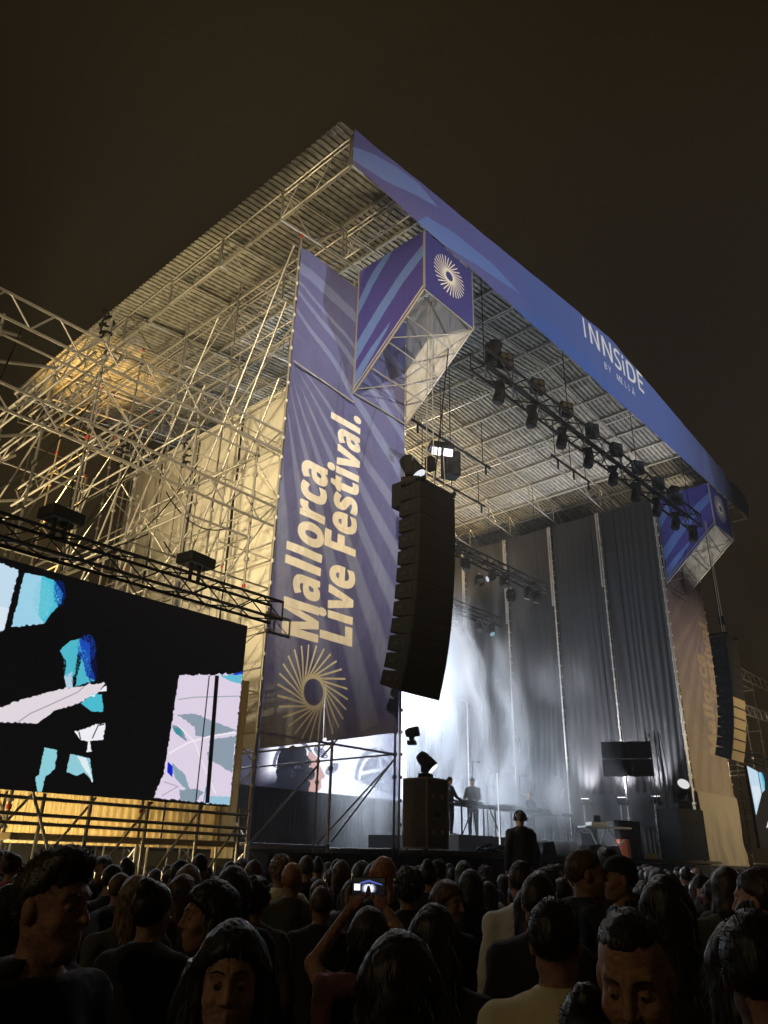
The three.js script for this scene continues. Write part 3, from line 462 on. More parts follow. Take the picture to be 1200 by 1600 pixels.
for (const side of [0, 1]) {
  const x0 = side ? MX(-0.85) : -6.55, W = thing('video_screen', side ? 'small slice of the right video screen at the frame edge' : 'large left video screen showing pale leaf shapes on black', 'video screen', [x0, 2.57, 0.5]);
  const m = new THREE.MeshStandardMaterial({ color: 0x050505, emissive: 0xffffff, emissiveMap: imag, emissiveIntensity: 0.95, roughness: 0.4 });
  mesh('screen_face', new THREE.PlaneGeometry(5.7, 3.24).translate(2.85, 1.62, 0), m, W);
  for (let i = 0; i < 6; i++) mesh('cabinet_column', boxGeo(0.94, 3.24, 0.1, 0.475 + i * 0.95, 1.62, -0.06), M.black, W);
  const L = new THREE.RectAreaLight(lin(0.85, 0.92, 1), 0.8, 5.7, 3.2); L.position.set(2.85, 1.62, 0.08); L.rotation.y = Math.PI; L.name = 'video_screen_light'; W.add(L);
  // black truss over the screen
  const xa = side ? MX(-0.25) : -8.5, xb = side ? MX(-8.5) : -0.25, T = thing('screen_truss', side ? 'dark truss above the right video screen' : 'black box truss over the left video screen', 'truss');
  const dy = side ? 0 : 0.0; boxTruss(T, V(xa, 6.2, 0.6), V(xb, 6.2, 0.6), 0.36, M.black, 16);
}
function boxTruss(parent, a, b, w, mat, n) {
  const d = b.clone().sub(a).normalize(), s = V(0, 1, 0).cross(d).normalize().multiplyScalar(w / 2), u = V(0, w / 2, 0), off = [s.clone().add(u), s.clone().sub(u), s.clone().negate().add(u), s.clone().negate().sub(u)];
  for (const o of off) tube('chord', a.clone().add(o), b.clone().add(o), mat === M.black ? 0.03 : 0.042, mat, parent);
  for (let i = 0; i < n; i++) {
    const p = a.clone().lerp(b, i / n), q = a.clone().lerp(b, (i + 1) / n), f = i % 2;
    for (const [k, l] of [[0, 1], [0, 2], [2, 3], [1, 3]]) tube('lacing', p.clone().add(off[f ? k : l]), q.clone().add(off[f ? l : k]), mat === M.black ? 0.013 : 0.024, mat, parent);
  }
  for (const p of [a, b]) { tube('end_frame', p.clone().add(off[0]), p.clone().add(off[1]), 0.016, mat, parent); tube('end_frame', p.clone().add(off[2]), p.clone().add(off[3]), 0.016, mat, parent); }
}
// what sits under the left screen: golden curtain, rails, dark wheeled boxes
{
  const C = thing('gold_curtain', 'pleated golden curtain glowing below the left video screen', 'curtain');
  for (let i = 0; i < 5; i++) mesh('curtain_panel', pleated(1.42, 3.3, 0.15, 0.04, i * 9 + 2, 10).translate(-6.3 + i * 1.46, 3.55, -0.95), M.curtain, C);
  mesh('curtain_panel', pleated(0.5, 3.3, 0.15, 0.02, 77, 10).translate(-0.12, 3.4, -0.55), M.curtain, C);
  const R = thing('screen_support', 'dark tube rails and diagonal braces under the left video screen', 'scaffold frame');
  for (const y of [2.46, 2.24, 2.12]) tube('rail', V(-7, y + 0.05, 0.32), V(-0.3, y, 0.32), 0.026, M.steelB, R);
  for (const x of [-6.4, -4.9, -4.05, -3.3, -2.3, -1.3, -0.42]) tube('upright', V(x, 0, 0.26), V(x, 2.57, 0.26), 0.03, M.steelB, R);
  for (let i = 0; i < 6; i++) tube('brace', V(-6 + i, 1.5, 0.2), V(-5.2 + i, 2.57, 0.2), 0.021, M.steelB, R);
  tube('brace', V(-4.3, 2.57, 0.4), V(-3.6, 1.2, 0.4), 0.025, M.steelC, R);
  mesh('counter', rbox(4.1, 0.1, 0.5, 0.02, -2.3, 1.98, -0.2), M.plyLight, R); mesh('ballast_tank', rbox(2.3, 1.1, 0.9, 0.05, -1.5, 0.9, -0.3), M.black, R);
}

// ------------------------------------------------------------------ loudspeakers
function lineArray(name, label, x, z, top, flip) {
  const A = thing(name, label, 'line array', [x, 0, z]);
  const H = 0.385, n = 12, W = 1.3, sh = new THREE.Shape();
  sh.moveTo(0, 0); sh.lineTo(0, -H + 0.012); sh.lineTo(-0.56, -H + 0.05); sh.lineTo(-0.56, -0.05); sh.closePath();
  const body = new THREE.ExtrudeGeometry(sh, { depth: W - 0.04, bevelEnabled: true, bevelSize: 0.01, bevelThickness: 0.02, bevelSegments: 1 }).translate(0, 0, -(W - 0.04) / 2).rotateY(-Math.PI / 2); // profile x -> z (front +z)
  const grille = rbox(W - 0.06, H - 0.05, 0.02, 0.005, 0, -H / 2, 0.018);
  const handle = merge([boxGeo(0.012, 0.07, 0.16, -W / 2 - 0.012, -H / 2, -0.34), boxGeo(0.012, 0.14, 0.05, -W / 2 - 0.012, -H / 2, -0.12)]);
  const bumper = merge([boxGeo(W, 0.07, 0.09, 0, 0.06, -0.05), boxGeo(W, 0.07, 0.09, 0, 0.06, -0.5), boxGeo(0.07, 0.07, 0.7, -W / 2 + 0.1, 0.06, -0.25), boxGeo(0.07, 0.07, 0.7, W / 2 - 0.1, 0.06, -0.25)]);
  let y = top, zz = 0, tilt = 0;
  const f = mesh('fly_frame', bumper, M.blackB, A); f.position.set(0, y + 0.03, 0);
  for (let i = 0; i < n; i++) {
    tilt += i < 3 ? 0.004 : i < 8 ? 0.022 : 0.042;
    const c = mesh('cabinet', body, M.blackB, A); c.position.set(0, y, zz); c.rotation.x = tilt;
    mesh('grille', grille, flip && i > 5 ? M.litGrille : M.grille, c); mesh('rigging', handle, M.blackAlu, c);  // lower far grilles: golden light painted into their colour
    y -= H * Math.cos(tilt) * 1.0; zz -= H * Math.sin(tilt);
  }
  for (const s of [-0.35, 0.35]) tube('hoist_chain', V(s * 0.4, top + 0.1, -0.2), V(s * 0.2, 15.0, -0.2), 0.012, M.steel, A);
  const m = mesh('chain_motor', rbox(0.2, 0.34, 0.2, 0.03, 0, top + 0.75, -0.2), M.black, A);
  tube('pull_back', V(0.35, top + 0.1, -0.4), V(2.0, 16.9, -0.9), 0.016, M.black, A);
  return A;
}
lineArray('line_array', 'big curved black loudspeaker array hanging in front of the near banner', 2.65, 2.38, 9.45);
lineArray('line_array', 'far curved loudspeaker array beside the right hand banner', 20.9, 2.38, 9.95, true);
{ // small extras round the near array
  const F = thing('front_fill_speaker', 'small black loudspeaker hung behind the top of the near array', 'loudspeaker', [2.5, 9.5, 1.5]);
  mesh('cabinet', rbox(0.42, 0.62, 0.4, 0.03), M.blackB, F); mesh('grille', rbox(0.36, 0.56, 0.02, 0.005, 0, 0, 0.205), M.grille, F);
  for (const [x, y, z, l] of [[4.72, 11.35, 1.2, 'small black loudspeaker hanging beside the bright work lamp']]) { const s = thing('monitor_speaker', l, 'loudspeaker', [x, y, z], -0.5); mesh('cabinet', rbox(0.42, 0.72, 0.4, 0.03), M.blackB, s); mesh('grille', rbox(0.36, 0.64, 0.02, 0.005, 0, 0, 0.205), M.grille, s); tube('bracket', V(0, 0.36, 0), V(0, 3.2, 0), 0.012, M.black, s); }
  const L = thing('work_lamp', 'bright white double lamp on a drop cable above the array', 'lamp', [4.3, 11.6, 1.2], -0.6);
  mesh('housing', rbox(0.62, 0.16, 0.36, 0.03, 0, 0.12, 0), M.blackAlu, L); for (const s of [-0.16, 0.16]) { mesh('lamp_face', rbox(0.24, 0.2, 0.03, 0.01, s, -0.06, 0.16).rotateX(0.25), glow(1, 0.97, 1, 2.2), L); }
  tube('drop_cable', V(0, 0.2, 0), V(0, 3.1, 0), 0.01, M.black, L); tube('cable_tail', V(0.1, 0.05, -0.1), V(0.16, -1.4, -0.1), 0.01, M.steel, L);
  const sp = new THREE.SpotLight(lin(1, 0.97, 1), 40, 0, 1.1, 0.6); sp.position.set(4.3, 11.5, 1.5); sp.target.position.set(3.6, 8, 5); sp.name = 'work_lamp_light'; scene.add(sp, sp.target);
}
// hung side fill cluster on the far side of the stage
{
  const S = thing('side_fill', 'dark pair of side fill loudspeakers hanging in front of the right drapes', 'loudspeaker', [19.6, 0, -1.8], -1.1);
  for (const s of [-1, 1]) for (const k of [0, 1]) { const c = mesh('cabinet', rbox(0.82, 0.62, 0.6, 0.02), M.blackB, S); c.position.set(s * 0.46, 5.9 - k * 0.65, 0); c.rotation.set(0.08 + k * 0.1, s * 0.25, 0); mesh('grille', rbox(0.74, 0.54, 0.02, 0.005, 0, 0, 0.305), M.grille, c); }
  for (const s of [-0.5, 0.5]) tube('hoist_chain', V(s, 6.2, 0), V(s, 17, 0), 0.012, M.black, S);
}

// ------------------------------------------------------------------ stage lights
function movingHead(name, label, pos, { tiltX = 0, pan = 0, hang = true, lens = M.glassLens, scale = 1, group }) {
  const o = thing(name, label, 'stage light', pos, pan, group); o.scale.setScalar(scale); const s = hang ? -1 : 1;
  mesh('base', rbox(0.36, 0.12, 0.3, 0.02, 0, s * 0.06, 0), M.blackB, o);
  const yoke = mesh('yoke', merge([boxGeo(0.44, 0.05, 0.14, 0, s * 0.16, 0), boxGeo(0.05, 0.36, 0.14, -0.22, s * 0.33, 0), boxGeo(0.05, 0.36, 0.14, 0.22, s * 0.33, 0)]), M.black, o);
  const head = mesh('head', new THREE.LatheGeometry([[0, -0.24], [0.11, -0.22], [0.15, -0.12], [0.165, 0.05], [0.17, 0.2], [0.15, 0.24], [0, 0.235]].map(([x, y]) => new THREE.Vector2(x, y)), 18), M.blackB, o);
  head.position.set(0, s * 0.4, 0); head.rotation.set(tiltX, 0, 0);
  mesh('lens', new THREE.CylinderGeometry(0.14, 0.14, 0.02, 20).translate(0, 0.248, 0), lens, head);
  if (hang) mesh('clamp', boxGeo(0.08, 0.12, 0.05, 0, 0.06, 0), M.steelB, o);
  return o;
}
// front truss with fixtures
{
  const T = thing('front_lighting_truss', 'black lighting truss hung across the stage mouth', 'truss');
  boxTruss(T, V(5.0, 14.55, 2.0), V(20.2, 14.75, 2.0), 0.52, M.blackAlu, 22);
  for (const x of [5.3, 10, 15, 19.8]) tube('hoist_chain', V(x, 14.8, 2), V(x, roofY(x) - 0.2, 2), 0.014, M.black, T);
  const n = 9;
  for (let i = 0; i < n; i++) {
    const x = 6.0 + i * 1.72, y = 14.25 + i * 0.02;
    movingHead('hanging_spotlight', ['nearest', 'second', 'third', 'fourth', 'fifth', 'sixth', 'seventh', 'eighth', 'farthest'][i] + ' black spotlight hanging below the front lighting truss' + (i < 4 ? ', counted from the near end' : ', counted from the near banner'), [x, y, 2.0], { tiltX: Math.PI + 0.25, pan: 0.4 + (i % 3) * 0.2, scale: 1.0, lens: M.blackB, group: 'spotlights below the front truss' });
  }
  const dim = glow(1, 0.7, 0.4, 0.04);
  for (let i = 0; i < 8; i++) {
    const x = 6.25 + i * 1.72, b = thing('blinder_lamp', ['nearest', 'second', 'third', 'fourth', 'fifth', 'sixth', 'seventh', 'farthest'][i] + ' four lamp blinder standing on top of the front truss', 'stage light', [x, 15.1, 2.1], -0.5, 'blinders on the front truss');
    mesh('housing', rbox(0.44, 0.5, 0.22, 0.03), M.black, b); for (const a of [-0.1, 0.1]) for (const c of [-0.12, 0.12]) mesh('lamp_face', new THREE.CylinderGeometry(0.085, 0.085, 0.03, 14).rotateX(Math.PI / 2).translate(a, c, 0.115), i < 3 ? dim : M.glassLens, b);
  }
  movingHead('top_spotlight', 'upright black spotlight on the near end of the front truss', [6.1, 15.05, 1.8], { hang: false, tiltX: 0.4, scale: 1.2 });
  movingHead('top_spotlight', 'upright black spotlight on the far end of the front truss', [18.7, 15.1, 1.8], { hang: false, tiltX: 0.5, scale: 1.2 });
}
// upstage trusses with a scatter of heads seen through the haze
{
  const white = glow(0.8, 0.86, 1, 0.7), cyan = glow(0.35, 0.75, 0.95, 0.4), warm = glow(0.9, 0.82, 0.6, 0.4);  // dim lens glow stands in for glints on unlit heads
  let k = 0;
  for (const [z, y] of [[-5.2, 13.3], [-7.8, 12.2], [-10.4, 12.6]]) {
    const T = thing('upstage_truss', ['black truss over the middle of the stage in thin haze', 'dark truss over the upstage area in the haze', 'rearmost black truss above the stage screen'][k++], 'truss'); boxTruss(T, V(5.5, y, z), V(20, y, z), 0.4, M.blackAlu, 18);
    for (const x of [6, 12.6, 19.6]) tube('hoist_chain', V(x, y + 0.2, z), V(x, roofY(x) - 0.2, z), 0.012, M.black, T);
    for (let i = 0; i < 8; i++) { const x = 13 + i * 0.9 + rr(-0.3, 0.3), c = rnd(); movingHead('rig_spotlight', ['first', 'second', 'third', 'fourth', 'fifth', 'sixth', 'seventh', 'eighth'][i] + ' small spotlight from the left on the ' + ['front', 'middle', 'rear'][k - 1] + ' upstage truss', [x, y - 0.22 - (i % 3 === 2 ? 0.5 : 0), z], { tiltX: Math.PI - 0.6 + rr(-1.2, 1.3), pan: rr(-2.6, 0.4), lens: c < 0.2 ? white : c < 0.35 ? cyan : c < 0.55 ? warm : M.glassLens, scale: 0.85, group: 'spotlights in the upstage rig' }); }
  }
}
// lights near the array, on the flight case and on the right
movingHead('array_spotlight', 'spotlight standing on top of the near loudspeaker array', [2.35, 9.62, 1.85], { hang: false, tiltX: 2.5, pan: 0.5, lens: glow(0.9, 0.95, 1, 0.9), scale: 1.25 });
movingHead('floor_spotlight', 'black spotlight with a white lens on the near flight case', [4.95, 3.52, 0.15], { hang: false, tiltX: 2.35, pan: 0.5, lens: glow(0.95, 0.97, 1, 1.6), scale: 1.0 });
movingHead('floor_spotlight', 'spotlight on the tall black case at the right edge of the stage', [19.5, 3.72, 0.2], { hang: false, tiltX: 0.95, pan: -0.75, lens: glow(0.9, 0.9, 0.9, 0.8), scale: 1.5 });
movingHead('side_spotlight', 'small round spotlight on the tower edge above the flight case', [4.5, 4.25, 0.1], { hang: false, tiltX: 1.4, pan: 0.6, scale: 0.7 });
for (const [x, l] of [[-4.8, 'black floodlight box on the screen truss at the frame left'], [-2.2, 'black floodlight box on the screen truss near the banner']]) {
  const f = thing('truss_floodlight', l, 'floodlight', [x, 6.72, 0.55], 0.15); mesh('housing', rbox(0.62, 0.2, 0.42, 0.03), M.blackB, f); mesh('lamp_face', rbox(0.5, 0.02, 0.32, 0.005, 0, -0.105, 0.02), M.glassLens, f); mesh('bracket', merge([boxGeo(0.05, 0.34, 0.05, -0.1, -0.24, 0), boxGeo(0.05, 0.34, 0.05, 0.1, -0.24, 0)]), M.black, f);
}

// ------------------------------------------------------------------ stage gear
function flightCase(name, label, [x, y, z], w, h, d, turn, skin, edge) {
  const c = thing(name, label, 'flight case', [x, y, z], turn); mesh('body', boxGeo(w - 0.03, h - 0.03, d - 0.03, 0, h / 2 + 0.03, 0), skin, c);
  const e = []; for (const sx of [-1, 1]) { for (const sy of [0, 1]) e.push(boxGeo(0.035, 0.035, d, sx * (w / 2 - 0.0175), 0.03 + (sy ? h - 0.0175 : 0.0175), 0)); for (const sz of [-1, 1]) e.push(boxGeo(0.036, h - 0.07, 0.036, sx * (w / 2 - 0.0175), h / 2 + 0.03, sz * (d / 2 - 0.0175))); } for (const sy of [0, 1]) for (const sz of [-1, 1]) e.push(boxGeo(w - 0.07, 0.034, 0.034, 0, 0.03 + (sy ? h - 0.0175 : 0.0175), sz * (d / 2 - 0.0175)));
  mesh('edging', merge(e), edge, c); for (const sy of [0.25, 0.75]) for (const sz of [1]) { mesh('latch', boxGeo(0.1, 0.09, 0.012, -w * 0.22, h * sy, sz * d / 2), edge, c); mesh('latch', boxGeo(0.1, 0.09, 0.012, w * 0.22, h * sy, sz * d / 2), edge, c); }
  mesh('handle', boxGeo(0.2, 0.1, 0.014, 0, h * 0.5, d / 2), M.black, c);
  for (const sx of [-1, 1]) for (const sz of [-1, 1]) mesh('castor', new THREE.CylinderGeometry(0.03, 0.03, 0.03, 10).rotateX(Math.PI / 2).translate(sx * w * 0.4, 0.03, sz * d * 0.4), M.black, c);
  return c;
}
flightCase('flight_case', 'tall brown plywood flight case with metal edges beside the near tower', [4.98, 2.0, 0.12], 0.78, 1.5, 0.72, 0, M.ply, M.plyLight);
flightCase('black_flight_case', 'tall black case carrying a spotlight at the right edge of the stage', [19.4, 2.0, 0.1], 1.5, 1.65, 0.9, -0.2, M.blackB, M.black);
flightCase('black_flight_case', 'grey road case standing behind the white keyboard stand', [18.5, 2.0, -1.9], 1.3, 1.25, 0.9, -0.3, std(lin(0.06, 0.06, 0.06), 0.6), M.blackB);
{
  const o = thing('orange_case', 'small orange case on the stage floor beside the white stand', 'case', [17.55, 2.0, -1.3], -0.5); mesh('body', rbox(0.42, 0.62, 0.3, 0.03, 0, 0.33, 0), M.orange, o); mesh('handle', boxGeo(0.18, 0.03, 0.05, 0, 0.66, 0), M.black, o);
  const k = thing('keyboard_stand', 'white folding stand with a small console on top', 'keyboard stand', [16.7, 2.0, -1.5], -0.45);
  mesh('table_top', rbox(1.9, 0.06, 0.5, 0.015, 0, 0.98, 0), M.white, k); mesh('console', rbox(0.7, 0.12, 0.36, 0.02, -0.3, 1.08, 0), M.alu, k); mesh('console_screen', rbox(0.3, 0.22, 0.03, 0.008, -0.2, 1.26, -0.12), M.blackB, k);
  for (const [a, b] of [[[-0.7, 0.95], [-0.35, 0.3]], [[0, 0.95], [-0.35, 0.3]], [[0.1, 0.95], [0.45, 0.4]], [[0.45, 0.4], [0.75, 0.62]], [[-0.35, 0.3], [-0.35, 0]], [[0.45, 0.4], [0.45, 0]]]) tube('leg', V(a[0], a[1], 0.05), V(b[0], b[1], 0.05), 0.028, M.white, k);
  const w = thing('floor_monitor', 'black wedge monitor lying on the front edge of the stage', 'loudspeaker', [9.3, 2.0, 0.1], 2.6); const sh = new THREE.Shape(); sh.moveTo(0, 0); sh.lineTo(0.5, 0); sh.lineTo(0.4, 0.32); sh.lineTo(0.08, 0.36); sh.closePath(); mesh('cabinet', new THREE.ExtrudeGeometry(sh, { depth: 0.6, bevelSize: 0.012, bevelThickness: 0.012, bevelSegments: 1 }), M.blackB, w);
  const cb = thing('cable_pile', 'tangle of black cables on the front edge of the stage', 'cables', [7.6, 2.0, 0.3]); for (let i = 0; i < 9; i++) mesh('cable_coil', new THREE.TorusGeometry(rr(0.14, 0.24), 0.022, 6, 18).rotateX(Math.PI / 2 + rr(-0.5, 0.5)).translate(rr(-1.2, 1.0), rr(0.03, 0.14), rr(-0.2, 0.2)), M.black, cb);
}
{ // dark truss tower with hanging cables, wedges and amplifiers on the far side
  const t = thing('truss_tower', 'thin dark truss tower draped with cables before the right drapes', 'truss', [20.1, 2.0, -0.9]);
  for (const sx of [-0.18, 0.18]) for (const sz of [-0.18, 0.18]) tube('chord', V(sx, 0, sz), V(sx, 4.6, sz), 0.025, M.blackAlu, t);
  for (let i = 0; i < 9; i++) for (const sg of [-1, 1]) { const y = i * 0.51; tube('lacing', V(-0.18, y, sg * 0.18), V(0.18, y + 0.5, sg * 0.18), 0.013, M.blackAlu, t); tube('lacing', V(sg * 0.18, y + 0.5, -0.18), V(sg * 0.18, y, 0.18), 0.013, M.blackAlu, t); }
  for (let i = 0; i < 6; i++) { const x = rr(-0.3, 0.3), z = rr(0.1, 0.35); mesh('hanging_cable', new THREE.TubeGeometry(new THREE.CatmullRomCurve3([V(x, 4.5, z), V(x + rr(-0.15, 0.15), 3, z + 0.08), V(x + rr(-0.2, 0.2), 1.4, z + 0.05), V(x + rr(-0.4, 0.4), 0.05, z + 0.3)]), 18, 0.014, 5), M.black, t); }
  const sh = new THREE.Shape(); sh.moveTo(0, 0); sh.lineTo(0.5, 0); sh.lineTo(0.4, 0.32); sh.lineTo(0.08, 0.36); sh.closePath(); const wg = new THREE.ExtrudeGeometry(sh, { depth: 0.6, bevelSize: 0.012, bevelThickness: 0.012, bevelSegments: 1 });
  [[11.2, -0.2, 'left of the crew man'], [13.6, 0, 'behind the crew man'], [15.4, -0.3, 'left of the white stand']].forEach(([x, z, w]) => { const o = thing('floor_monitor', 'black wedge monitor on the stage floor, ' + w, 'loudspeaker', [x, 2.0, z], 2.6 + rr(-0.3, 0.3)); mesh('cabinet', wg, M.blackB, o); mesh('grille', boxGeo(0.02, 0.26, 0.52, 0.44, 0.2, 0.3), M.grille, o); });
  [[18.0, -3.0, 0.9, 'left'], [18.9, -3.1, 1.15, 'right']].forEach(([x, z, h, w]) => { const o = thing('amplifier_stack', 'dark amplifier stack behind the orange case, ' + w + ' one', 'amplifier', [x, 2.0, z], -0.4); for (let k = 0; k < 2; k++) { mesh('cabinet', rbox(0.72, h / 2 - 0.01, 0.4, 0.02, 0, h / 4 + k * h / 2, 0), M.blackB, o); mesh('grille', rbox(0.62, h / 2 - 0.1, 0.02, 0.005, 0, h / 4 + k * h / 2, 0.205), M.grille, o); } mesh('control_strip', boxGeo(0.5, 0.05, 0.012, 0, h - 0.05, 0.206), M.alu, o); });
}
function desk(label, x, z, w, y = 2.56) { // performers' scaffold tables
  const d = thing('performer_table', label, 'table', [x, y, z], 0); mesh('table_top', rbox(w, 0.07, 0.8, 0.015, 0, 0.98, 0), M.blackB, d);
  for (const sx of [-1, 1]) for (const sz of [-1, 1]) tube('leg', V(sx * (w / 2 - 0.06), 0, sz * 0.34), V(sx * (w / 2 - 0.06), 0.95, sz * 0.34), 0.03, M.blackAlu, d);
  for (const sx of [-1, 1]) tube('brace', V(sx * (w / 2 - 0.06), 0.05, 0.36), V(sx * (w / 2 - 0.7), 0.92, 0.36), 0.022, M.blackAlu, d);
  tube('stretcher', V(-w / 2, 0.92, 0.34), V(w / 2, 0.92, 0.34), 0.022, M.blackAlu, d);
  return d;
}
desk('dark table on legs between the two standing performers', 13.0, -4.4, 2.3); desk('long pale table before the performer with the orange lit face', 16.9, -4.4, 4.3);
for (const [x, z, w, l] of [[12.9, -4.4, 0.9, 'small mixer with glowing buttons on the dark performer table'], [15.3, -4.4, 1.3, 'keyboard on the left end of the long performer table'], [17.6, -4.4, 1.4, 'synthesizer on the right end of the long performer table']]) {
  const k = thing('sound_console', l, 'keyboard', [x, 3.58, z]); mesh('body', rbox(w, 0.1, 0.36, 0.02, 0, 0.05, 0), M.blackB, k); for (let i = 0; i < 7; i++) mesh('key_light', boxGeo(0.04, 0.012, 0.03, -w * 0.4 + i * w * 0.13, 0.106, 0.05), i % 2 ? glow(0.9, 0.15, 0.05, 0.6) : glow(0.1, 0.8, 0.2, 0.5), k);
}
for (const [x, y, z, h, l] of [[15.2, 2.56, -3.9, 2.1, 'thin microphone stand before the long performer table'], [13.0, 2.56, -3.8, 1.55, 'thin microphone stand beside the dark performer table'], [14.4, 2.56, -5.4, 2.6, 'tall thin lamp stand in the haze behind the tables']]) {
  const m = thing('microphone_stand', l, 'microphone stand', [x, y, z]); tube('pole', V(0, 0.02, 0), V(0, h, 0), 0.013, M.black, m); mesh('base', new THREE.CylinderGeometry(0.14, 0.16, 0.03, 16).translate(0, 0.015, 0), M.black, m); tube('boom', V(-0.03, h, 0), V(0.22, h + 0.02, 0.1), 0.01, M.black, m); mesh('microphone', new THREE.CapsuleGeometry(0.025, 0.1, 4, 8).rotateZ(1.4).translate(0.26, h + 0.02, 0.11), M.black, m);
}
{ const p = thing('white_tube_light', 'thin white tube light standing by the left performer', 'tube light', [11.9, 2.0, -2.6]); tube('tube', V(0, 0.3, 0), V(0, 2.4, 0), 0.022, glow(0.9, 0.92, 1, 0.8), p); mesh('base', new THREE.CylinderGeometry(0.15, 0.17, 0.04, 14).translate(0, 0.02, 0), M.black, p); tube('stem', V(0, 0.04, 0), V(0, 0.3, 0), 0.015, M.black, p); }
// ------------------------------------------------------------------ people
const smin = (a, b, k) => { const h = Math.max(k - Math.abs(a - b), 0) / k; return Math.min(a, b) - h * h * k * 0.25; };
function cap(p, a, b, ra, rb) { // tapered capsule
  const bx = b[0] - a[0], by = b[1] - a[1], bz = b[2] - a[2], px = p[0] - a[0], py = p[1] - a[1], pz = p[2] - a[2];
  const t = Math.max(0, Math.min(1, (px * bx + py * by + pz * bz) / (bx * bx + by * by + bz * bz)));
  return Math.hypot(px - bx * t, py - by * t, pz - bz * t) - (ra + (rb - ra) * t);
}
function ell(p, c, r) { const x = (p[0] - c[0]) / r[0], y = (p[1] - c[1]) / r[1], z = (p[2] - c[2]) / r[2], k = Math.hypot(x, y, z), q = Math.hypot(x / r[0], y / r[1], z / r[2]); return q < 1e-9 ? -Math.min(...r) : (k * (k - 1)) / q; }
function sdfGeo(f, lo, hi, res) {
  const mc = new MarchingCubes(res, new THREE.MeshBasicMaterial(), false, false, 90000), half = res / 2, p = [0, 0, 0]; mc.isolation = 0;
  const at = (i, k) => lo[k] + (hi[k] - lo[k]) * (i / res);
  for (let z = 0; z < res; z++) for (let y = 0; y < res; y++) for (let x = 0; x < res; x++) { p[0] = at(x, 0); p[1] = at(y, 1); p[2] = at(z, 2); mc.field[x + y * res + z * res * res] = -f(p); }
  mc.update();
  const n = mc.count, pos = new Float32Array(n * 3);
  for (let i = 0; i < n; i++) for (let k = 0; k < 3; k++) pos[i * 3 + k] = lo[k] + (hi[k] - lo[k]) * (mc.positionArray[i * 3 + k] + 1) / 2;
  let g = new THREE.BufferGeometry(); g.setAttribute('position', new THREE.BufferAttribute(pos, 3)); g = mergeVertices(g, 1e-5); g.computeVertexNormals();
  g.setAttribute('uv', new THREE.Float32BufferAttribute(new Float32Array(g.attributes.position.count * 2), 2)); return g;
}
// head: origin between the ears, +z to the front, crown at +0.125, chin at -0.115
function headField(p, w = 1) {
  const q = [Math.abs(p[0]) / w, p[1], p[2]];
  let d = ell(q, [0, 0.032, -0.014], [0.076, 0.092, 0.097]);
  d = smin(d, ell(q, [0, -0.04, 0.026], [0.06, 0.078, 0.066]), 0.035);
  d = smin(d, ell(q, [0, -0.095, 0.06], [0.026, 0.02, 0.022]), 0.035);
  d = smin(d, cap(q, [0.05, -0.06, -0.005], [0.02, -0.1, 0.05], 0.016, 0.014), 0.03);
  d = smin(d, cap(q, [0.008, 0.03, 0.083], [0.042, 0.032, 0.068], 0.011, 0.009), 0.02);
  d = smin(d, ell(q, [0.043, -0.028, 0.06], [0.02, 0.016, 0.018]), 0.03);
  d = -smin(-d, ell(q, [0.032, 0.008, 0.094], [0.017, 0.012, 0.014]), 0.02);
  d = smin(d, cap(q, [0, 0.016, 0.088], [0, -0.024, 0.107], 0.007, 0.0105), 0.014);
  d = smin(d, ell(q, [0.013, -0.029, 0.094], [0.008, 0.007, 0.009]), 0.008);
  d = smin(d, ell(q, [0.032, 0.006, 0.0775], [0.0135, 0.0095, 0.0105]), 0.004);
  d = smin(d, cap(q, [0, -0.056, 0.09], [0.02, -0.058, 0.08], 0.0065, 0.003), 0.007);
  d = smin(d, cap(q, [0, -0.067, 0.088], [0.017, -0.066, 0.08], 0.0075, 0.003), 0.007);
  d = smin(d, ell(q, [0.077, -0.004, -0.014], [0.011, 0.032, 0.019]), 0.008);
  d = smin(d, cap(q, [0, -0.05, -0.022], [0, -0.21, -0.032], 0.05, 0.058), 0.03);
  return d;
}
const POSES = { // elbows and wrists for the right (+x) arm
  stand: { e: [0.25, 1.1, -0.04], w: [0.25, 0.86, 0.06], h: 0 }, bent: { e: [0.25, 1.11, -0.01], w: [0.13, 1.17, 0.25], h: 0.05 },
  phone: { e: [0.27, 1.5, 0.14], w: [0.1, 1.73, 0.26], h: -0.12 }, desk: { e: [0.24, 1.13, 0.12], w: [0.17, 1.05, 0.38], h: 0.35 }, down: { e: [0.25, 1.1, -0.04], w: [0.24, 0.87, 0.08], h: 0.3 },
};
function armField(q, P, s) { return smin(cap(q, [0.185, 1.385, -0.01], P.e, 0.05 + s, 0.039 + s), cap(q, P.e, P.w, 0.037 + s, 0.025 + s), 0.02); }
function torsoField(q, s) {
  let d = ell(q, [0, 1.26, -0.005], [0.178 + s, 0.23 + s, 0.112 + s]);
  d = smin(d, ell(q, [0, 1.04, 0], [0.15 + s, 0.2 + s, 0.108 + s]), 0.08); d = smin(d, ell(q, [0, 0.9, -0.005], [0.168 + s, 0.13 + s, 0.12 + s]), 0.08);
  d = smin(d, cap(q, [0, 1.44, -0.03], [0.175, 1.395, -0.012], 0.055 + s, 0.056 + s), 0.05); return d;
}
const legField = (q, s) => { let d = smin(cap(q, [0.088, 0.88, 0], [0.1, 0.49, 0.012], 0.084 + s, 0.055 + s), cap(q, [0.1, 0.49, 0.012], [0.105, 0.09, -0.02], 0.052 + s, 0.037 + s), 0.03); return d; };
const cache = new Map(), once = (k, f) => { if (!cache.has(k)) cache.set(k, f()); return cache.get(k); };
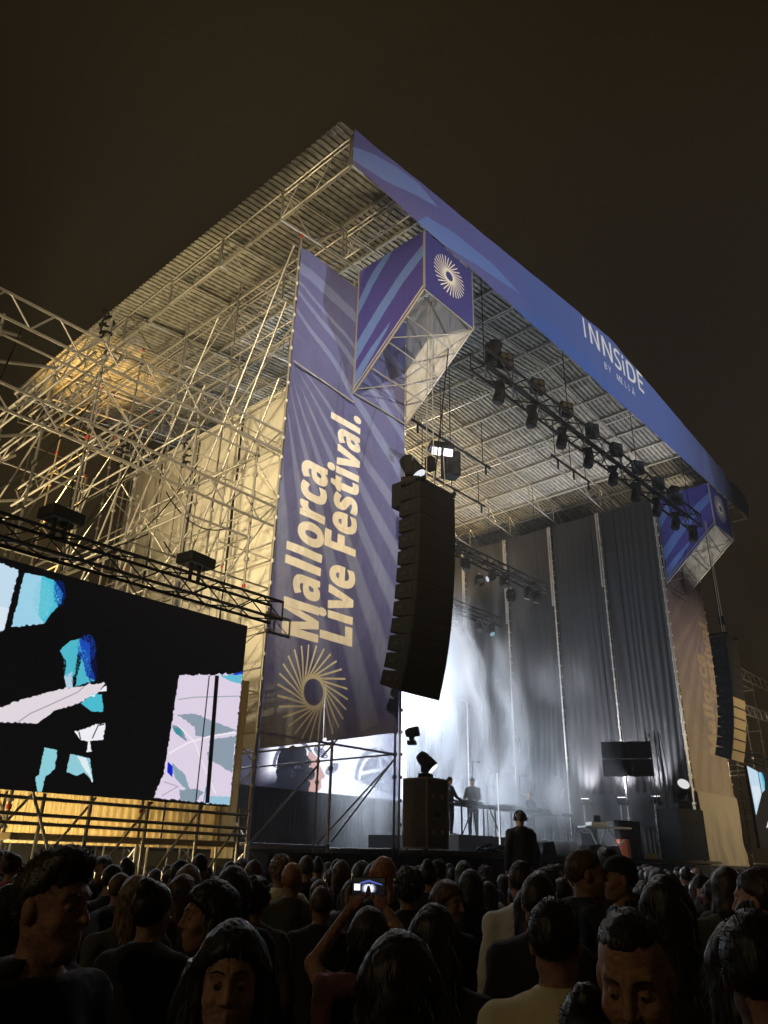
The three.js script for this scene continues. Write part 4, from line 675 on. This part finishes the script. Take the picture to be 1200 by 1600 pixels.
function handGeo(fine) { // right hand hanging from the wrist along -y, palm facing -x, thumb to the front
  const c = (a, b, r) => { const d = V(...b).sub(V(...a)), g = new THREE.CapsuleGeometry(r, d.length(), fine ? 3 : 1, fine ? 7 : 4); g.applyQuaternion(new THREE.Quaternion().setFromUnitVectors(UP, d.clone().normalize())); g.translate((a[0] + b[0]) / 2, (a[1] + b[1]) / 2, (a[2] + b[2]) / 2); return g; };
  const list = [new THREE.SphereGeometry(1, 10, 8).scale(0.016, 0.05, 0.042).translate(0, -0.055, 0)];
  [[0.03, 0.07], [0.01, 0.08], [-0.011, 0.074], [-0.03, 0.058]].forEach(([z, l]) => { list.push(c([0, -0.09, z], [-0.006, -0.09 - l * 0.5, z * 1.08], 0.0085), c([-0.006, -0.09 - l * 0.5, z * 1.08], [-0.03, -0.09 - l * 0.92, z * 1.05], 0.0075)); });
  list.push(c([-0.006, -0.03, 0.032], [-0.02, -0.065, 0.058], 0.011), c([-0.02, -0.065, 0.058], [-0.028, -0.095, 0.06], 0.0085)); return merge(list);
}
function bodyGeo(pose, res, wide) {
  return once('body' + pose + res + wide, () => {
    const P = POSES[pose], f = (p) => { const q = [Math.abs(p[0]), p[1], p[2]]; let d = smin(torsoField(q, 0), legField(q, 0), 0.05); d = smin(d, armField(q, P, 0), 0.035); d = smin(d, cap(q, [0, 1.42, -0.025], [0, 1.55, -0.012], 0.062, 0.052), 0.04); d = smin(d, cap(q, [0.105, 0.04, -0.04], [0.115, 0.03, 0.13], 0.036, 0.026), 0.03); return d; };
    const parts = [sdfGeo(f, [-0.42, -0.03, -0.26], [0.42, 1.86, 0.46], Math.round(res * 1.15))];
    const h = sdfGeo((p) => headField(p, wide), [-0.125, -0.2, -0.15], [0.125, 0.15, 0.15], res); h.rotateX(P.h).translate(0, 1.625, 0.005 + P.h * 0.03); parts.push(h);
    const dir = V(...P.w).sub(V(...P.e)).normalize(), hand = handGeo(res > 40), q = new THREE.Quaternion().setFromUnitVectors(V(0, -1, 0), dir);
    for (const s of [1, -1]) { const g = hand.clone(); g.applyQuaternion(q); g.translate(...P.w); if (s < 0) { g.scale(-1, 1, 1); const a = g.attributes.position, n = g.attributes.normal; for (let i = 0; i < a.count; i += 3) for (const t of [a, n]) { const u = [t.getX(i), t.getY(i), t.getZ(i)]; t.setXYZ(i, t.getX(i + 1), t.getY(i + 1), t.getZ(i + 1)); t.setXYZ(i + 1, ...u); } } parts.push(g); }
    return skinUv(merge(parts));
  });
}
function skinUv(g) { const p = g.attributes.position, u = g.attributes.uv; for (let i = 0; i < p.count; i++) u.setXY(i, p.getX(i) * 5 + p.getZ(i) * 2.3, p.getY(i) * 5 + p.getZ(i)); return g; }
const beardGeo = () => once('beard', () => strandUv(sdfGeo((p) => { const x = Math.abs(p[0]), mouth = Math.hypot(x / 0.024, (p[1] + 0.061) / 0.013) - 1; return Math.max(headField(p) - 0.0014, p[1] + 0.036 - (x > 0.05 ? 0.05 * Math.min(1, (x - 0.05) / 0.012) : 0), -0.004 - p[2] + (x > 0.06 ? -0.012 : 0), p[2] > 0.05 ? -mouth * 0.012 : -1, -0.118 - p[1]) + 0.0012 * perlin.noise(p[0] * 160, p[1] * 160, p[2] * 160); }, [-0.12, -0.19, -0.1], [0.12, 0.06, 0.14], 60)));
const topGeo = (pose, res, kind) => once('top' + pose + res + kind, () => {
  const P = POSES[pose], loose = kind === 'shirt' ? 0.012 : 0.02;
  return sdfGeo((p) => {
    const q = [Math.abs(p[0]), p[1], p[2]], w = 0.011 * perlin.noise(p[0] * 11 + p[1] * 4, p[1] * 8, p[2] * 11) + 0.008 * (Math.abs(perlin.noise(p[0] * 19 - p[1] * 9, p[1] * 17 + p[0] * 6, p[2] * 17)) - 0.2);
    let d = torsoField(q, loose), a = armField(q, P, loose);
    if (kind === 'tee') { const t = (q[1] - (P.e[1] + 0.1)); a = Math.max(a, P.e[1] < 1.3 ? -t : q[0] - 0.235); }
    d = smin(d, a, 0.04); d = smin(d, cap(q, [0, 1.4, -0.03], [0, kind === 'tee' ? 1.44 : 1.485, -0.022], 0.075 + loose, 0.062 + loose * 0.6), 0.04);
    if (kind === 'hood') d = smin(d, ell(q, [0, 1.44, -0.11], [0.12, 0.07, 0.06]), 0.04);
    d += w; return Math.max(d, 0.8 - p[1], p[1] - 1.5 - (p[2] < 0 ? 0.015 : -0.02));
  }, [-0.44, 0.74, -0.27], [0.44, 1.86, 0.46], Math.round(res * 1.1));
});
const legGeo = (res) => once('leg' + res, () => sdfGeo((p) => { const q = [Math.abs(p[0]), p[1], p[2]]; return Math.max(smin(legField(q, 0.016), ell(q, [0, 0.9, -0.005], [0.178, 0.14, 0.128]), 0.05) + 0.007 * perlin.noise(p[0] * 12, p[1] * 9, p[2] * 12), 0.06 - p[1], p[1] - 0.96); }, [-0.24, 0, -0.2], [0.24, 1.02, 0.2], res));
const hairGeo = (kind, res) => once('hair' + kind + res, () => tufts(strandUv(sdfGeo((p) => {
  const q = [Math.abs(p[0]), p[1], p[2]], t = { short: 0.007, quiff: 0.009, long: 0.012, bob: 0.016, curly: 0.032, bun: 0.01, receding: 0.005 }[kind] ?? 0.01;
  const cropped = kind === 'short' || kind === 'quiff' || kind === 'receding';
  const line = kind === 'receding' ? (p[2] > 0 ? 0.062 + 0.22 * p[2] + 0.35 * Math.max(0, q[0] - 0.02) : 0.75 * p[2] + 0.062) : cropped ? 0.72 * (p[2] - 0.012) + 0.012 + (p[2] > -0.02 && q[0] > 0.055 ? 0.02 : 0) : 0.78 * (p[2] - 0.012) + 0.006;
  const k = Math.max(0, Math.min(1, (p[1] - line) / (cropped ? 0.045 : 0.025)));
  let d = ell(q, [0, 0.033, -0.015], [0.0762, 0.0925, 0.0975]) - (t + (kind === 'receding' ? 0.003 : 0.004)) * (k * (2 - k)) + 0.0015;
  if (kind === 'quiff') d = smin(d, ell(q, [0, 0.112, 0.035], [0.06, 0.03, 0.055]), 0.045);
  d = Math.max(d, (line - p[1]) / 1.3);
  if (kind === 'long' || kind === 'bob') { const e = kind === 'long' ? -0.27 : -0.11; let b = Math.max(cap([q[0] * 0.8, p[1], p[2] * 1.15], [0, 0.02, -0.05], [0, e, -0.075], 0.088, 0.08), -(0.0 - p[2]) - 0.02); b = smin(b, cap(q, [0.078, 0.02, -0.01], [0.088, e, 0.005], 0.02, 0.03), 0.03); d = smin(d, b, 0.025); }
  if (kind === 'bun') d = smin(d, ell(q, [0, 0.115, -0.085], [0.045, 0.042, 0.045]), 0.02);
  const amp = kind === 'curly' ? 0.02 : 0.004;
  const curl = Math.abs(perlin.noise(p[0] * 60, p[1] * 60, p[2] * 60)); return d + (kind === 'curly' ? 0.012 * curl : 0) + amp * perlin.noise(p[0] * (kind === 'curly' ? 42 : 90), p[1] * (kind === 'curly' ? 42 : kind === 'long' ? 14 : 30), p[2] * (kind === 'curly' ? 42 : 70)) + 0.004 * perlin.noise(p[0] * 18, p[1] * 18, p[2] * 18);
}, [-0.19, kind === 'long' ? -0.36 : -0.2, -0.21], [0.19, 0.23, 0.17], res)), kind)); // built once per cut and fineness
function tufts(g, kind) { // loose locks standing off the surface so that the outline is not clean
  const p = g.attributes.position, n = g.attributes.normal, cnt = Math.round((p.count > 3500 ? 1 : 0.3) * ({ curly: 700, long: 520, bob: 480, bun: 320 }[kind] ?? 620)), long = { curly: 0.03, long: 0.06, bob: 0.04, bun: 0.01, quiff: 0.011 }[kind] ?? 0.009, pos = [];
  for (let i = 0; i < cnt; i++) {
    const k = Math.floor(rnd() * p.count), a = V(p.getX(k), p.getY(k), p.getZ(k)), m = V(n.getX(k), n.getY(k), n.getZ(k)); if (a.z > 0.07 && a.y < 0.06) continue;
    const crop = long < 0.03, d = m.clone().multiplyScalar(crop ? 0.55 : 0.22).add(V(rr(-0.35, 0.35), crop ? rr(-0.1, 0.35) : -0.9, crop ? -0.5 : rr(-0.3, 0.1))).normalize(), L = long * rr(0.5, 1.25), sd = m.clone().cross(d).normalize().multiplyScalar(0.0022);
    const b = a.clone().addScaledVector(m, -0.003), t = a.clone().addScaledVector(d, L).addScaledVector(m, 0.002), u = b.clone().add(sd), v = b.clone().sub(sd), w = b.clone().addScaledVector(m, 0.004);
    for (const [q, r] of [[u, v], [v, w], [w, u]]) pos.push(...q.toArray(), ...r.toArray(), ...t.toArray());
  }
  const h = new THREE.BufferGeometry(); h.setAttribute('position', new THREE.Float32BufferAttribute(pos, 3)); h.setAttribute('uv', new THREE.Float32BufferAttribute(new Float32Array(pos.length / 3 * 2), 2)); h.computeVertexNormals();
  return merge([g, h]);

}
function strandUv(g) { const p = g.attributes.position, u = g.attributes.uv; for (let i = 0; i < p.count; i++) u.setXY(i, Math.atan2(p.getX(i), -p.getZ(i) - 0.02) / 6.2832 * 3, p.getY(i) * 1.6); g.userData.strands = g; return g; }
const strandTex = noiseTex(256, (u, v) => { const k = 0.7 + 0.4 * Math.max(0, 0.5 + perlin.noise(u * 60, v * 3, 2) * 0.7 + perlin.noise(u * 130, v * 5, 7) * 0.5); return [k, k, k]; }, true);
const skinTex = noiseTex(256, (u, v) => { const a = u * 6.2832, b = v * 6.2832, n = perlin.noise(Math.cos(a) * 2 + 4, Math.sin(a) * 2, Math.cos(b) * 2 + Math.sin(b) * 3), m = perlin.noise(u * 64, v * 64, 3), k = 0.86 + 0.22 * n + 0.16 * m; return [k + 0.03, k - 0.03 * n, k - 0.05 * n]; }, true);
const skins = [lin(0.42, 0.25, 0.17), lin(0.33, 0.19, 0.12), lin(0.5, 0.32, 0.23), lin(0.16, 0.085, 0.05)].map((c) => new THREE.MeshPhysicalMaterial({ color: c, roughness: 0.58, specularIntensity: 0.5, map: skinTex, bumpMap: skinTex, bumpScale: 0.0004 }));
const hairs = [lin(0.012, 0.009, 0.007), lin(0.03, 0.018, 0.01), lin(0.09, 0.05, 0.025), lin(0.22, 0.14, 0.07), lin(0.42, 0.16, 0.05)].map((c) => std(c, 0.5, 0, { map: strandTex, bumpMap: strandTex, bumpScale: 0.0005 }));
const tops = { black: std(lin(0.013, 0.013, 0.014), 0.9), navy: std(lin(0.018, 0.022, 0.04), 0.9), grey: std(lin(0.07, 0.07, 0.075), 0.9), white: std(lin(0.6, 0.6, 0.58), 0.85), cream: std(lin(0.62, 0.56, 0.36), 0.85), red: std(lin(0.3, 0.03, 0.02), 0.85), pink: std(lin(0.75, 0.33, 0.36), 0.85), olive: std(lin(0.05, 0.055, 0.03), 0.9), brown: std(lin(0.06, 0.04, 0.028), 0.9), leather: std(lin(0.012, 0.012, 0.012), 0.28), denim: std(lin(0.05, 0.07, 0.12), 0.9) };
const trousers = std(lin(0.014, 0.015, 0.02), 0.9), eyeM = std(lin(0.16, 0.14, 0.12), 0.2), irisM = std(lin(0.012, 0.008, 0.006), 0.1), shoeM = std(lin(0.015, 0.015, 0.015), 0.5);
const capGeo = merge([new THREE.SphereGeometry(0.1, 18, 10, 0, 6.2832, 0, 1.5).scale(0.93, 1.02, 1.1).translate(0, 0.04, -0.015), new THREE.CylinderGeometry(0.075, 0.08, 0.008, 18, 1, false, -1.3, 2.6).scale(1, 1, 1.25).translate(0, 0.05, 0.085)]);
function person(label, [x, y, z], yaw, height, o = {}) {
  const { pose = 'stand', hair = 'short', tone = 0, skin = 0, top = 'black', kind = 'shirt', res = 34, group, wide = 0.94 } = o;
  const P = thing('person', label, 'person', [x, y, z], yaw, group), P0 = POSES[pose]; P.scale.setScalar(height / 1.75);
  mesh('body', bodyGeo(pose, res, wide), skins[skin], P); mesh('top', topGeo(pose, Math.min(res, 52), kind), tops[top], P); mesh('trousers', legGeo(res > 50 ? 24 : 14), trousers, P);
  const H = (m) => { m.scale.x = wide; m.position.set(0, 1.625, 0.005 + P0.h * 0.03); m.rotation.x = P0.h; return m; };
  if (hair) H(mesh('hair', hairGeo(hair, Math.min(res < 20 ? res : res + 4, 64)), hairs[tone], P));
  if (o.face) for (const s of [-1, 1]) {
    H(mesh('eye', new THREE.SphereGeometry(0.0108, 14, 10).translate(s * 0.032, 0.0045, 0.0772), eyeM, P)); H(mesh('iris', new THREE.SphereGeometry(0.0048, 10, 8).scale(1, 1, 0.5).translate(s * 0.032, 0.0045, 0.0862), irisM, P));
    H(mesh('eyebrow', merge([tubeGeo(V(s * 0.015, 0.03, 0.094), V(s * 0.033, 0.035, 0.088), 0.0028), tubeGeo(V(s * 0.033, 0.035, 0.088), V(s * 0.05, 0.029, 0.073), 0.0022)]), hairs[tone], P));
  }
  if (o.beard) H(mesh('beard', beardGeo(), hairs[tone], P));
  if (o.cap) { H(mesh('cap', capGeo, tops[o.cap], P)); }
  if (o.shoes) for (const s of [-1, 1]) mesh('shoe', new THREE.CapsuleGeometry(0.045, 0.2, 4, 10).rotateX(Math.PI / 2).scale(1, 0.9, 1).translate(s * 0.112, 0.045, 0.05), shoeM, P);
  return P;
}
const deg = (a) => (a * Math.PI) / 180, taken = [];
const put = (label, x, z, turn, height, o) => { taken.push([x, z, 0.52]); return person(label, [x, 0, z], deg(turn), height, o); };
// near the camera
put('man with a dark quiff at the left frame edge, face turned to the right', -8.45, 9.91, 22, 1.775, { wide: 0.93, hair: 'quiff', tone: 1, skin: 0, res: 84, face: true, top: 'black', kind: 'hood' });
put('dark haired woman facing the camera, her forehead lit, bottom left of centre', -8.23, 10.4, -40, 1.63, { wide: 0.92, hair: 'long', tone: 0, skin: 2, res: 84, face: true, top: 'black' });
put('man with receding hair looking down towards the camera at bottom right', -7.82, 11.21, -74, 1.69, { wide: 0.93, hair: 'receding', tone: 0, skin: 0, res: 84, face: true, pose: 'down', top: 'black' });
put('man seen from behind with cropped round head and red collar, bottom right corner', -7.52, 11.36, 104, 1.69, { wide: 0.95, hair: 'short', tone: 0, skin: 0, res: 64, top: 'red' });
put('person with big dark hair from behind, at the bottom centre', -8.02, 10.74, 130, 1.62, { hair: 'bob', tone: 0, res: 56, top: 'black' });
put('man with a pale yellow collar and a lit neck, seen from behind', -7.21, 10.66, 112, 1.68, { hair: 'short', tone: 0, skin: 0, res: 64, top: 'cream' });
put('low dark head in front of the pale yellow collar', -7.56, 10.95, 118, 1.5, { hair: 'bun', tone: 0, res: 56, top: 'black' });
put('man in a pale shirt from behind, right of centre', -4.83, 9.0, 128, 1.79, { hair: 'short', tone: 1, res: 56, top: 'white' });
put('person with round orange hair in front of the stage skirt', -4.86, 7.81, 132, 1.79, { hair: 'bob', tone: 4, res: 56, top: 'black' });
const holder = put('person holding up a glowing phone, pink sweater over one shoulder', -6.75, 9.45, 135, 1.58, { pose: 'phone', hair: 'bob', tone: 1, res: 64, top: 'black', kind: 'tee' });
mesh('sweater', sdfGeo((p) => Math.max(smin(cap(p, [0.0, 1.45, -0.09], [0.2, 1.43, -0.06], 0.05, 0.055), cap(p, [0.2, 1.43, -0.06], [0.24, 1.0, -0.12], 0.05, 0.035), 0.03) + 0.012 * perlin.noise(p[0] * 25, p[1] * 25, p[2] * 25), -1), [-0.15, 0.85, -0.26], [0.36, 1.58, 0.1], 44), tops.pink, holder);
mesh('wristband', new THREE.TorusGeometry(0.031, 0.009, 6, 16).rotateX(0.9).translate(-0.115, 1.69, 0.245), std(lin(0.7, 0.65, 0.1), 0.4), holder);
{ // the phone stays upright between the raised hands; its screen shows the lit stage
  const t = canvasTex(256, 144, (g, w, h) => { const sky = g.createLinearGradient(0, 0, 0, h); sky.addColorStop(0, '#191714'); sky.addColorStop(1, '#0c0b0d'); g.fillStyle = sky; g.fillRect(0, 0, w, h); g.fillStyle = '#4a5aa8'; g.beginPath(); g.moveTo(60, 40); g.lineTo(130, 16); g.lineTo(236, 52); g.lineTo(236, 62); g.lineTo(130, 34); g.lineTo(60, 54); g.fill(); const gl = g.createRadialGradient(130, 90, 4, 130, 90, 70); gl.addColorStop(0, '#ffffff'); gl.addColorStop(0.5, '#cfd6ee'); gl.addColorStop(1, 'rgba(60,66,90,0)'); g.fillStyle = gl; g.fillRect(72, 52, 150, 70); g.fillStyle = '#f2f2ff'; g.fillRect(14, 52, 48, 56); g.fillStyle = '#101014'; for (let i = 0; i < 40; i++) { g.beginPath(); g.arc(rnd() * w, 128 + rnd() * 20, 5 + rnd() * 6, 0, 7); g.fill(); } });
  const a = deg(135), f = thing('mobile_phone', 'glowing phone held up in both hands above the crowd', 'phone', [-6.75 + Math.sin(a) * 0.265, 1.665, 9.45 + Math.cos(a) * 0.265], a);
  mesh('case', rbox(0.165, 0.082, 0.01, 0.004), M.black, f); mesh('screen', new THREE.PlaneGeometry(0.155, 0.073).rotateY(Math.PI).translate(0, 0, -0.0065), new THREE.MeshStandardMaterial({ color: 0x050505, emissive: 0xffffff, emissiveMap: t, emissiveIntensity: 1.3 }), f);
}
put('person in a pale hood beside a red cap, left of the phone', -4.63, 6.37, 150, 1.78, { hair: 'curly', tone: 3, res: 44, top: 'cream', kind: 'hood' });
put('person with a red covered head just left of the raised phone', -5.15, 7.11, 140, 1.74, { hair: 'short', tone: 4, res: 44, top: 'olive' });
put('person in a shiny black leather jacket turned to the left', -7.5, 9.3, -115, 1.68, { hair: 'bob', tone: 0, skin: 0, res: 64, face: true, top: 'leather' });
put('tall dark haired head behind the leather jacket', -6.75, 8.45, 150, 1.72, { hair: 'bob', tone: 0, res: 44, top: 'black' });
put('woman with long light brown hair left of the leather jacket', -6.92, 7.79, 165, 1.66, { hair: 'long', tone: 3, res: 56, top: 'grey' });
put('woman with brown hair looking right, behind the leather jacket', -6.13, 7.11, 110, 1.65, { hair: 'long', tone: 2, skin: 1, res: 56, top: 'brown' });
put('man leaning right to talk to a neighbour in front of the stage', -4.97, 9.55, 42, 1.86, { hair: 'short', tone: 2, skin: 1, res: 64, face: true, top: 'black', kind: 'hood' });
put('man in a dark cap listening to the neighbour on his left', -4.45, 9.5, -135, 1.83, { hair: 'short', tone: 0, skin: 1, res: 64, face: true, cap: 'black', top: 'navy' });
put('bearded man at the right frame edge, his face in profile to the left', -5.92, 10.85, -185, 1.78, { hair: 'short', tone: 1, skin: 2, res: 64, face: true, beard: true, top: 'black' });
put('large dark head of long hair right of centre', -6.24, 10.59, 118, 1.74, { hair: 'long', tone: 0, res: 56, top: 'black' });
put('woman with an orange lit face half turned to the camera', -5.58, 8.98, 0, 1.67, { hair: 'long', tone: 2, skin: 1, res: 64, face: true, top: 'black' });
put('person with curly brown hair beside the phone', -5.2, 8.35, 130, 1.72, { hair: 'curly', tone: 1, res: 48, top: 'black' });
put('dark head of long hair in the lower middle', -7.1, 10.1, 128, 1.63, { hair: 'long', tone: 0, res: 48, top: 'black' });
put('man whose peaked dark hood rises against the lit stage edge', -3.31, 8.84, 120, 1.9, { hair: 'quiff', tone: 0, res: 44, top: 'black' });
put('dark coated person at the far left edge', -8.05, 8.75, 160, 1.65, { hair: 'long', tone: 0, res: 44, top: 'black' });
put('person with dark hair between two near heads at lower right', -7.05, 11.15, 112, 1.64, { hair: 'long', tone: 0, res: 48, top: 'black' });
// the packed crowd beyond
{
  const names = Object.keys(tops), kinds = ['short', 'short', 'long', 'bob', 'curly', 'bun', 'short', 'long'];
  const hairWord = { short: 'short', long: 'long', bob: 'chin length', curly: 'curly', bun: 'tied up' };
  let n = 0; const seen = new Map(), anchors = [[-8.45, 9.91, 'man with a quiff'], [-4.83, 9, 'pale shirt'], [-4.86, 7.81, 'orange hair'], [-6.75, 9.45, 'raised phone'], [-4.63, 6.37, 'pale hood'], [-7.5, 9.3, 'leather jacket'], [-6.92, 7.79, 'light brown hair'], [-4.97, 9.55, 'talking man'], [-5.92, 10.85, 'bearded man'], [2.6, 4.2, 'crew man']];
  const C = [-9.52, 12.05], fwd = [0.7328, -0.6804], right = [0.6804, 0.7328];
  const cand = [];
  for (let i = -4; i < 62; i++) for (let j = 0; j < 16; j++) { const x = -11 + i * 0.72 + rr(-0.2, 0.2) + (j % 2) * 0.36, z = 2.1 + j * 0.66 + rr(-0.18, 0.18); cand.push([x, z]); }
  for (const [x, z] of cand) {
    const dx = x - C[0], dz = z - C[1], f = dx * fwd[0] + dz * fwd[1], r = dx * right[0] + dz * right[1], D = Math.hypot(dx, dz), b = Math.atan2(r, f), keep = rnd();
    if (f < 2.2 || Math.abs(b) > 0.5 || D > 44) continue;
    if (D < 3.4 || taken.some(([a, c, s]) => Math.hypot(a - x, c - z) < s)) continue;
    if (D > 22 && keep > 0.42 || z < 3.2 && keep > 0.75) continue;
    if (Math.hypot(x - 2.6, z - 4.2) < 0.9) continue;
    const hair = kinds[Math.floor(rnd() * kinds.length)], c = rnd(), top = c < 0.45 ? 'black' : c < 0.55 ? 'navy' : c < 0.65 ? 'grey' : c < 0.72 ? 'denim' : c < 0.8 ? 'brown' : c < 0.87 ? 'olive' : c < 0.91 ? 'white' : c < 0.94 ? 'red' : 'black';
    const tone = rnd() < 0.55 ? 0 : rnd() < 0.6 ? 1 : rnd() < 0.7 ? 2 : 3, face = rnd() < 0.14, yaw = Math.atan2(12.6 - x, -4 - z) + rr(-0.35, 0.35) + (face ? (rnd() < 0.5 ? 1.6 : -1.6) : 0);
    const far = D > 13; n++;
    const look = ['black', 'dark brown', 'brown', 'fair'][tone] + ' ' + hairWord[hair] + ' hair';
    let label = (far ? 'far concertgoer, ' : 'concertgoer, ') + look + ', ' + top + ' top, ', group = 'crowd: ' + (far ? 'far ' : '') + look + ', ' + top + ' top';
    if (far) label += 'in the packed crowd before the stage';
    else {
      let best = null; for (const a of anchors) { const q = Math.hypot(a[0] - x, a[1] - z); if (!best || q < best[0]) best = [q, a]; }
      const ax = best[1][0] - C[0], az = best[1][1] - C[1], af = ax * fwd[0] + az * fwd[1], ab = Math.atan2(ax * right[0] + az * right[1], af);
      label += (Math.abs(b - ab) * f < 0.45 ? (f > af ? 'behind the ' : 'before the ') : b < ab ? 'left of the ' : 'right of the ') + best[1][2];
      const m = (seen.get(label) ?? 0) + 1; seen.set(label, m); if (m > 1) label = ['', '', 'second ', 'third ', 'fourth ', 'fifth ', 'sixth ', 'seventh ', 'eighth ', 'ninth ', 'tenth ', 'eleventh '][Math.min(m, 11)] + label; group = undefined;
    }
    taken.push([x, z, 0.42]);
    person(label, [x, 0, z], yaw, rr(1.58, 1.8), { hair, tone, top, kind: rnd() < 0.3 ? 'hood' : 'shirt', skin: Math.floor(rnd() * 4), pose: rnd() < 0.25 ? 'bent' : 'stand', res: far ? 18 : 30, group, cap: hair === 'short' && tone === 1 && rnd() < 0.3 ? (rnd() < 0.5 ? 'black' : 'grey') : undefined });
  }
  console.log('crowd', n);
}
// on the stage and in the pit
person('left performer in dark clothes bent over the table', [12.23, 2.56, -4.8], deg(70), 1.86, { pose: 'desk', tone: 0, res: 48, top: 'black', shoes: true });
person('performer in a grey jacket on the right of the dark table', [13.62, 2.56, -4.85], deg(-65), 1.95, { pose: 'desk', hair: 'quiff', tone: 0, res: 48, top: 'grey', shoes: true });
person('performer with an orange lit face at the long table', [17.7, 2.56, -5.1], deg(-15), 1.75, { pose: 'desk', hair: 'short', tone: 4, res: 48, top: 'denim', shoes: true });
{
  const b = thing('pit_platform', 'low dark platform in the pit before the stage', 'platform', [2.62, 0, 4.2]); mesh('deck', rbox(1.2, 0.1, 1.2, 0.02, 0, 0.78, 0), M.blackB, b); for (const sx of [-1, 1]) for (const sz of [-1, 1]) tube('leg', V(sx * 0.5, 0, sz * 0.5), V(sx * 0.5, 0.73, sz * 0.5), 0.03, M.blackAlu, b);
  const s = person('crew man in black with a headset standing above the crowd', [2.6, 0.83, 4.2], deg(140), 1.78, { hair: 'short', tone: 1, res: 56, top: 'black', kind: 'hood', shoes: true });
  mesh('headset_band', new THREE.TorusGeometry(0.1, 0.012, 6, 20, Math.PI).translate(0, 1.66, -0.01), M.blackB, s); for (const k of [-1, 1]) mesh('ear_cup', new THREE.CylinderGeometry(0.036, 0.036, 0.03, 14).rotateZ(Math.PI / 2).translate(k * 0.1, 1.63, -0.01), M.blackAlu, s);
}

// ------------------------------------------------------------------ flood lamps that light the place, some of them added for it: each a fitting with a glowing face and its own light
function floodlight(label, pos, aim, color, power, angle, pen, poleFrom = null) {
  const f = thing('floodlight', label, 'floodlight', pos), a = V(...aim), p = V(...pos), dir = a.clone().sub(p).normalize();
  const g = new THREE.Group(); g.name = 'lamp_head'; f.add(g); g.quaternion.setFromUnitVectors(V(0, 0, 1), dir);
  mesh('housing', rbox(0.5, 0.38, 0.2, 0.03, 0, 0, -0.12), M.blackB, g); mesh('lamp_face', rbox(0.42, 0.3, 0.02, 0.006), glow(color[0], color[1], color[2], 3), g);
  if (poleFrom !== null) tube('pole', V(0, poleFrom - pos[1], -0.1), V(0, -0.22, -0.1), 0.05, M.steelB, f);
  const s = new THREE.SpotLight(lin(...color), power, 0, angle, pen); s.position.copy(dir.clone().multiplyScalar(0.06).add(p)); s.target.position.copy(a); s.shadow.radius = 12; s.castShadow = true; s.name = 'floodlight_beam'; scene.add(s, s.target);
}
const WARM = [1, 0.8, 0.5], GOLD = [1, 0.66, 0.24], NEUT = [0.95, 0.95, 1];
floodlight('warm floodlight on a mast left of the audience, aimed at the near banner', [-30, 8, 27], [1.6, 11, 0], WARM, 7600, 0.185, 0.85, 0);
floodlight('white floodlight on a mast behind the audience, aimed at the roof front', [22, 12, 44], [10.5, 18.8, 2.5], NEUT, 3900, 0.33, 0.7, 0);
floodlight('warm floodlight on a mast behind the audience, aimed at the far banner', [36, 9, 26], [24.5, 6.5, 0], WARM, 1900, 0.26, 0.7, 0);
floodlight('golden work floodlight on the ground behind the left screen, aimed up at the roof', [-2.0, 1.2, -10.2], [0.4, 17.5, -12.0], [1, 0.58, 0.17], 4200, 0.17, 0.7, 0);
floodlight('golden work floodlight behind the curtain under the left screen', [-3.4, 0.9, -4.2], [-3.2, 2.6, -0.9], [1, 0.78, 0.4], 230, 1.0, 0.6, 0);
floodlight('added golden lamp on the ground in front of the curtain, left end', [-6.9, 0.9, -0.35], [-4.5, 2.6, -1.1], [1, 0.8, 0.45], 40, 0.9, 0.7, 0);  // added lamp with no visible source, raking the curtain pleats
floodlight('warm work floodlight among the left scaffold tubes, aimed up the tower', [-7.8, 1.4, -8.6], [0.5, 12.8, -5.6], [1, 0.78, 0.42], 1250, 0.62, 0.8, 0);
floodlight('warm uplight upstage behind the left tower, aimed at the ceiling', [5.4, 9.5, -13.8], [11, 18.9, -9.5], [1, 0.76, 0.42], 900, 0.55, 0.9);
floodlight('added warm uplight high above the stage screen, aimed at the ceiling', [17.6, 12.6, -14.4], [18.6, 18.9, -8], [1, 0.68, 0.28], 420, 0.75, 1);  // second uplight, added to brighten the right rear of the ceiling
floodlight('added low white floodlight before the near tower, aimed up into the near logo box', [0.5, 1.0, 7.2], [4.1, 14.3, 1.4], NEUT, 900, 0.1, 0.7, 0);  // added behind the crowd, out of sight, to whiten the box lining
floodlight('added low white floodlight before the far tower, aimed up into the far logo box', [19.4, 1.0, 7.2], [23.2, 14.3, 1.4], [1, 0.92, 0.75], 900, 0.1, 0.7, 0);  // unseen addition so the far lining reads bright
floodlight('added warm floodlight on the ground behind the right screen, aimed up the mast', [33, 1.2, -7], [29, 7.5, -2], WARM, 420, 0.5, 0.8, 0);  // unseen lamp added to brighten the right scaffold mast
[[-1.2, 'nearest the audience'], [-2.6, 'in the middle'], [-4.2, 'furthest upstage']].forEach(([z, w]) => floodlight('small white floodlight at the foot of the right drapes, ' + w, [20.55, 4.2, z], [21.08, 6.6, z - 0.1], [0.95, 0.93, 1], 260, 0.75, 0.8, 2.0));
renderer.render(scene, camera);
